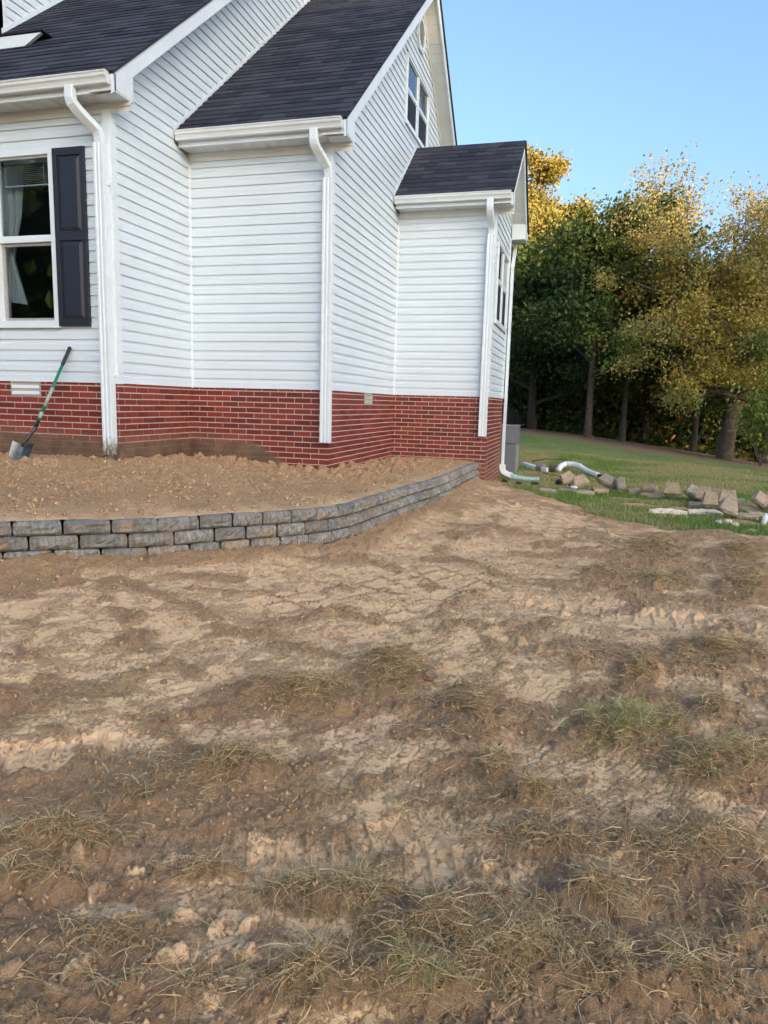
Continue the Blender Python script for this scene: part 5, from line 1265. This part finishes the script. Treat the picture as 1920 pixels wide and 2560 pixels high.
# understory and the dark mass of the wood behind
def wood(name, n, fx, size, kind, label):
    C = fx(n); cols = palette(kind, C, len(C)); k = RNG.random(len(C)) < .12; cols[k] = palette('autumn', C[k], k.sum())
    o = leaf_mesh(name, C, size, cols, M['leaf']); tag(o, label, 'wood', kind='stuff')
def fx_far(n):
    x = RNG.uniform(-16, 34, n); y = 31-.45*(x-2)*.5+RNG.normal(size=n)*1.6+np.abs(x-4)*.1
    top = 3.4+3.0*(fbm(x*.22, x*0, 3, 301)-.4)*2; t = RNG.random(n)
    return np.stack([x, y, -2.6+t*(top+2.6)+RNG.normal(size=n)*.3], 1)
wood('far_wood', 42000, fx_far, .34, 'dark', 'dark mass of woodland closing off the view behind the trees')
def fx_und(n):
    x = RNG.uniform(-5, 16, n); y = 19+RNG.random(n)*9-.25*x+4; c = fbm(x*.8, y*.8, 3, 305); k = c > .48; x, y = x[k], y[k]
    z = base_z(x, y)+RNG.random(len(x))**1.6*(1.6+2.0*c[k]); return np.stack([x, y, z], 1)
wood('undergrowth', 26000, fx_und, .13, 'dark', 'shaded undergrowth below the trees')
# dark solid ridge added behind the wood to block light holes
def ridge(name, pts, hh, wd, label):
    q = MB(); n = len(pts); vs = []
    for i, (x, y) in enumerate(pts):
        z0 = gz(x, y)-1.0
        for k, (o, z) in enumerate(((0, 0), (.35*wd, hh*.8), (.5*wd, hh), (.65*wd, hh*.8), (wd, 0))):
            vs.append((x, y+o+random.uniform(-.4, .4), z0+z+random.uniform(-.3, .3)*(z > 0)))
    q.add(vs, [(i*5+k, (i+1)*5+k, (i+1)*5+k+1, i*5+k+1) for i in range(n-1) for k in range(4)]); o = q.obj(name, M['bark_dark'], None, smooth=True); tag(o, label, kind='structure')
ridge('backdrop_ridge', [(x, 35-.2*(x-2)) for x in range(-40, 60, 3)], 6.0, 14, 'dark ridge added behind the wood to stop light coming through')
# unseen woods: right one added to block low sun, left one mirrored in windows
def back_wood(az, dist, rng, top0, rows, nm, lab):
    az = Vector(az).normalized(); sd = Vector((-az.y, az.x, 0)); c0 = Vector((1, -1, 0))+az*dist
    vsn = []; fsn = []; q = MB(); Cs = []
    rr = random.Random(9)
    for row in range(rows):
        for i in rng:
            p = c0+sd*(i*4.2+rr.uniform(-1, 1))+az*(row*4.5); r_ = rr.uniform(3.0, 3.8); top = top0+row*.8+rr.uniform(-.6, .6)
            for zc, rz_ in ((top-5, 5.0), (top*.45, top*.34), (2.5, 6.0)):
                nn, mm = 14, 9
                vs = [(p.x, p.y, zc+rz_)]
                for j in range(1, mm):
                    ph = math.pi*j/mm
                    for t in range(nn):
                        th = 2*math.pi*t/nn; k = 1+rr.uniform(-.09, .09); vs.append((p.x+r_*k*math.sin(ph)*math.cos(th), p.y+r_*k*math.sin(ph)*math.sin(th), zc+rz_*k*math.cos(ph)))
                vs.append((p.x, p.y, zc-rz_)); L = len(vs)-1; fs = []
                for t in range(nn): fs.append((0, 1+t, 1+(t+1) % nn)); fs.append((L, L-nn+(t+1) % nn, L-nn+t))
                for j in range(mm-2):
                    for t in range(nn): fs.append((1+j*nn+t, 1+(j+1)*nn+t, 1+(j+1)*nn+(t+1) % nn, 1+j*nn+(t+1) % nn))
                q.add(vs, fs); v = np.array(vs); k = RNG.integers(0, len(v), 420); Cs.append(v[k]+RNG.normal(size=(420, 3))*.35)
    o = q.obj('wood_mass', M['leafmass'], None); tag(o, lab, 'wood', kind='stuff')
    C = np.concatenate(Cs); o2 = leaf_mesh('wood_leaves', C, .42, palette('green', C, len(C)), M['leaf']); tag(o2, 'leaves of the '+lab, 'wood', kind='stuff')
M['leafmass'] = simple('leaf_mass', (.035, .05, .02), 0.9, ns=2, amt=.6, bump=.8, bd=.2)
back_wood((SUN_DIR.x, SUN_DIR.y, 0), 85, range(-4, 5), 7.5+85*math.tan(SUN_EL), 2, 'a', 'tall unseen tree mass added behind the camera to shade the yard')
back_wood((-.72, -.69, 0), 30, range(-4, 6), 9.0, 1, 'b', 'wood behind the photographer to the left')

# --- torn grass and straw, lawn blades
def blades(name, X, Y, Z, L, Wd, cols, lie, mat, label, seg=3, curl=1.0):
    n = len(X); a = RNG.random(n)*2*np.pi; el = lie; d = np.stack([np.cos(a)*np.cos(el), np.sin(a)*np.cos(el), np.sin(el)], 1)
    side = np.stack([-np.sin(a), np.cos(a), RNG.normal(size=n)*.5], 1); side /= np.linalg.norm(side, axis=1)[:, None]
    bend = RNG.normal(size=(n, 3))*.9*curl; bend[:, 2] = -np.abs(bend[:, 2])*.55-el*.5
    P = np.stack([X, Y, Z], 1); V = np.zeros((n, 2*(seg+1), 3))
    st = L/seg; p = P.copy(); 
    for k in range(seg+1):
        wk = Wd*(1-.7*k/seg)*.5
        V[:, 2*k] = p-side*wk[:, None]; V[:, 2*k+1] = p+side*wk[:, None]
        p = p+d*st[:, None]; d = d+bend*.42; d /= np.linalg.norm(d, axis=1)[:, None]
        p[:, 2] = np.maximum(p[:, 2], Z-.012+.006*RNG.random(n))
    nv = 2*(seg+1); F = np.concatenate([np.array([[2*k, 2*k+1, 2*k+3, 2*k+2]]) for k in range(seg)]); F = (np.arange(n)[:, None, None]*nv+F[None]).reshape(-1, 4)
    K4 = np.repeat(np.concatenate([cols, np.ones((n, 1))], 1), nv, 0)
    o = link(name, np_mesh(name, V.reshape(-1, 3), F, mat, {'Col': ('FLOAT_COLOR', K4)}, smooth=True)); tag(o, label, 'grass', kind='stuff'); return o
def straw():
    xs = []; ys = []; gs = []
    for e in MATS:
        cx, cy, ax, ay, bx, by, den, gr = e; area = abs(ax*by-ay*bx)*math.pi; dist = math.hypot(cx-CAM.x, cy-CAM.y)
        n = int(area*den*(22000 if dist < 2.6 else (17000 if dist < 4.5 else 6000)))
        r = np.sqrt(RNG.random(n))*1.25; r = np.abs(RNG.normal(size=n))*.55; t = RNG.random(n)*2*np.pi; u, v = r*np.cos(t), r*np.sin(t)
        x = cx+ax*u+bx*v; y = cy+ay*u+by*v; k = fbm(x*14, y*14, 3, 401) > .43; xs.append(x[k]); ys.append(y[k]); gs.append(np.full(k.sum(), gr))
    # stray litter over the rough ground
    n = 34000; r = 1+RNG.random(n)**.8*6.5; t = YAW+(RNG.random(n)-.5)*1.15; x = CAM.x+r*np.sin(t); y = CAM.y+r*np.cos(t)
    dens = fbm(x*3, y*3, 4, 405)+.10*(x-2.2)*.6-.10*(y+5.5); k = (dens > .54+.2*RNG.random(n)); xs.append(x[k]); ys.append(y[k]); gs.append(np.full(k.sum(), .08))
    X = np.concatenate(xs); Y = np.concatenate(ys); G = np.concatenate(gs)
    z, lo, la, li = surf_pts(X, Y); k = (la < .6) & (~poly_in(X, Y, WALLC+[(1.5, 3), (-5, 3), (-5, -6)])); X, Y, G, z = X[k], Y[k], G[k], z[k]; n = len(X)
    t = RNG.random(n)[:, None]; u = RNG.random(n)
    cols = np.array([.42, .27, .13])*(1-t)+np.array([.90, .66, .35])*t
    kb = u < .42; cols[kb] = np.array([.26, .16, .08])*(1+.6*t[kb]); kg = RNG.random(n) < G*G*.7; cols[kg] = np.array([.30, .29, .09])*(1-t[kg])+np.array([.58, .54, .24])*t[kg]
    kd = RNG.random(n) < .20; cols[kd] = np.array([.54, .46, .27])*(.5+.8*t[kd])
    L = .03+.10*RNG.random(n)**2.0; lie = np.where(kg, .35+.5*RNG.random(n), np.abs(RNG.normal(size=n))*.20)
    dist = np.hypot(X-CAM.x, Y-CAM.y); Wd = (.0016+.0018*RNG.random(n)**2)*(1+.16*np.clip(dist-2, 0, 5))
    blades('torn_grass', X, Y, z+.002+.045*RNG.random(n)**1.5*(RNG.random(n) < .6), L, Wd, cols, lie, M['straw'], 'torn dry grass and roots strewn over the bare soil')
straw()
def crumbs():
    n = 16000; r = 1.1+RNG.random(n)**1.1*5.5; t = YAW+(RNG.random(n)-.5)*1.15; x = CAM.x+r*np.sin(t); y = CAM.y+r*np.cos(t)
    z, lo, la, li = surf_pts(x, y); k = (lo > .15+.5*RNG.random(n)) & (la < .3) & (~poly_in(x, y, WALLC+[(1.5, 3), (-5, 3), (-5, -6)])); x, y, z, lo = x[k], y[k], z[k], lo[k]; n = len(x)
    s_ = (.0025+.009*RNG.random(n)**4)*(1+.12*np.clip(np.hypot(x-CAM.x, y-CAM.y)-2, 0, 4))
    U = np.array([(1, 0, 0), (0, 1, 0), (-1, 0, 0), (0, -1, 0), (0, 0, 1), (0, 0, -1)], float); F0 = np.array([(0, 1, 4), (1, 2, 4), (2, 3, 4), (3, 0, 4), (1, 0, 5), (2, 1, 5), (3, 2, 5), (0, 3, 5)])
    V = U[None]*s_[:, None, None]*(.6+.8*RNG.random((n, 6, 1)))+RNG.normal(size=(n, 6, 3))*s_[:, None, None]*.22
    a = RNG.random(n)*6.28; ca, sa = np.cos(a)[:, None], np.sin(a)[:, None]; vx = V[:, :, 0]*ca-V[:, :, 1]*sa; V[:, :, 1] = V[:, :, 0]*sa+V[:, :, 1]*ca; V[:, :, 0] = vx
    V += np.stack([x, y, z+s_*.25], 1)[:, None]; F = (np.arange(n)[:, None, None]*6+F0[None]).reshape(-1, 3)
    t = RNG.random((n, 1)); cols = np.array([.33, .205, .115])*(1-t)+np.array([.52, .34, .20])*t
    o = link('soil_crumbs', np_mesh('soil_crumbs', V.reshape(-1, 3), F, M['crumb'], {'Col': ('FLOAT_COLOR', np.repeat(np.concatenate([cols, np.ones((n, 1))], 1), 6, 0))}, smooth=True)); tag(o, 'small crumbs of clay lying on the bare soil', 'soil', kind='stuff')
def bed_crumbs():
    n = 15000; x = RNG.uniform(-4.0, 1.45, n); y = RNG.uniform(-5.6, 2.98, n)
    d = seg_dist(x, y, WALLC); k = poly_in(x, y, WALLC+[(1.5, 3.0), (.03, 3.0), (.03, -.02), (-1.83, -.02), (-1.83, -1.53), (-5, -1.53)]) & (d > .14) & (fbm(x*3, y*3, 4, 501) > .38+.15*RNG.random(n)); x, y = x[k], y[k]; n = len(x)
    h, lo = terrace_h(x, y); z = terr_z(x, y)+h; s_ = .005+.019*RNG.random(n)**3
    U = np.array([(1, 0, 0), (0, 1, 0), (-1, 0, 0), (0, -1, 0), (0, 0, 1), (0, 0, -1)], float); F0 = np.array([(0, 1, 4), (1, 2, 4), (2, 3, 4), (3, 0, 4), (1, 0, 5), (2, 1, 5), (3, 2, 5), (0, 3, 5)])
    V = U[None]*s_[:, None, None]*(.6+.8*RNG.random((n, 6, 1)))+RNG.normal(size=(n, 6, 3))*s_[:, None, None]*.22
    a = RNG.random(n)*6.28; ca, sa = np.cos(a)[:, None], np.sin(a)[:, None]; vx = V[:, :, 0]*ca-V[:, :, 1]*sa; V[:, :, 1] = V[:, :, 0]*sa+V[:, :, 1]*ca; V[:, :, 0] = vx
    V += np.stack([x, y, z+s_*.25], 1)[:, None]; F = (np.arange(n)[:, None, None]*6+F0[None]).reshape(-1, 3)
    t = RNG.random((n, 1)); cols = np.array([.33, .21, .12])*(1-t)+np.array([.54, .36, .21])*t
    o = link('bed_crumbs', np_mesh('bed_crumbs', V.reshape(-1, 3), F, M['crumb'], {'Col': ('FLOAT_COLOR', np.repeat(np.concatenate([cols, np.ones((n, 1))], 1), 6, 0))}, smooth=True)); tag(o, 'crumbs and clods of clay lying on the raised bed', 'soil', kind='stuff')
M['crumb'] = mat_leaf('clay_crumb', 0.0, 0.95, 0.0)
crumbs()
bed_crumbs()
def lawn_blades():
    n = 230000; r = 6+RNG.random(n)**.8*13; t = YAW+.05+(RNG.random(n)-.0)*.62; x = CAM.x+r*np.sin(t); y = CAM.y+r*np.cos(t)
    k = (x > 1.45) | (y > 5.2); x, y = x[k], y[k]
    z, lo, la, li = surf_pts(x, y); k = (la > .35+.4*RNG.random(len(x))) & (li < .4); x, y, z = x[k], y[k], z[k]; n = len(x)
    q = fbm(x*1.1, y*1.1, 3, 411)[:, None]; t = RNG.random(n)[:, None]
    g1 = np.array([.12, .22, .05])*(1-t)+np.array([.24, .33, .09])*t; g2 = np.array([.30, .28, .12])*(1-t)+np.array([.46, .41, .21])*t
    far = sst(8, 15, np.hypot(x-3, y+8))[:, None]*.35
    w_ = np.clip((q-.45)*3+.22+far, 0, 1); pick = (RNG.random((n, 1)) < w_); cols = np.where(pick, g2, g1)
    d = np.hypot(x-CAM.x, y-CAM.y)
    blades('lawn_grass', x, y, z-.004, .028+.030*RNG.random(n), .003+.0006*d, cols, .9+.5*RNG.random(n), M['straw'], 'mown lawn grass beyond the bare soil', seg=1, curl=.4)
lawn_blades()
def bed_straw():
    n = 500; x = RNG.uniform(-3.6, 1.3, n); y = RNG.uniform(-5.2, 2.8, n)
    k = poly_in(x, y, WALLC+[(1.4, 2.9), (.1, 2.9), (.1, -.1), (-1.75, -.1), (-1.75, -1.6), (-5, -1.6)]); x, y = x[k], y[k]; h, _ = terrace_h(x, y); z = terr_z(x, y)+h; n = len(x)
    t = RNG.random(n)[:, None]; cols = np.array([.15, .10, .06])*(1-t)+np.array([.36, .28, .18])*t
    blades('straw_litter', x, y, z+.004, .02+.06*RNG.random(n), np.full(n, .003), cols, np.abs(RNG.normal(size=n))*.2, M['straw'], 'scattered straw on the raised bed')
bed_straw()
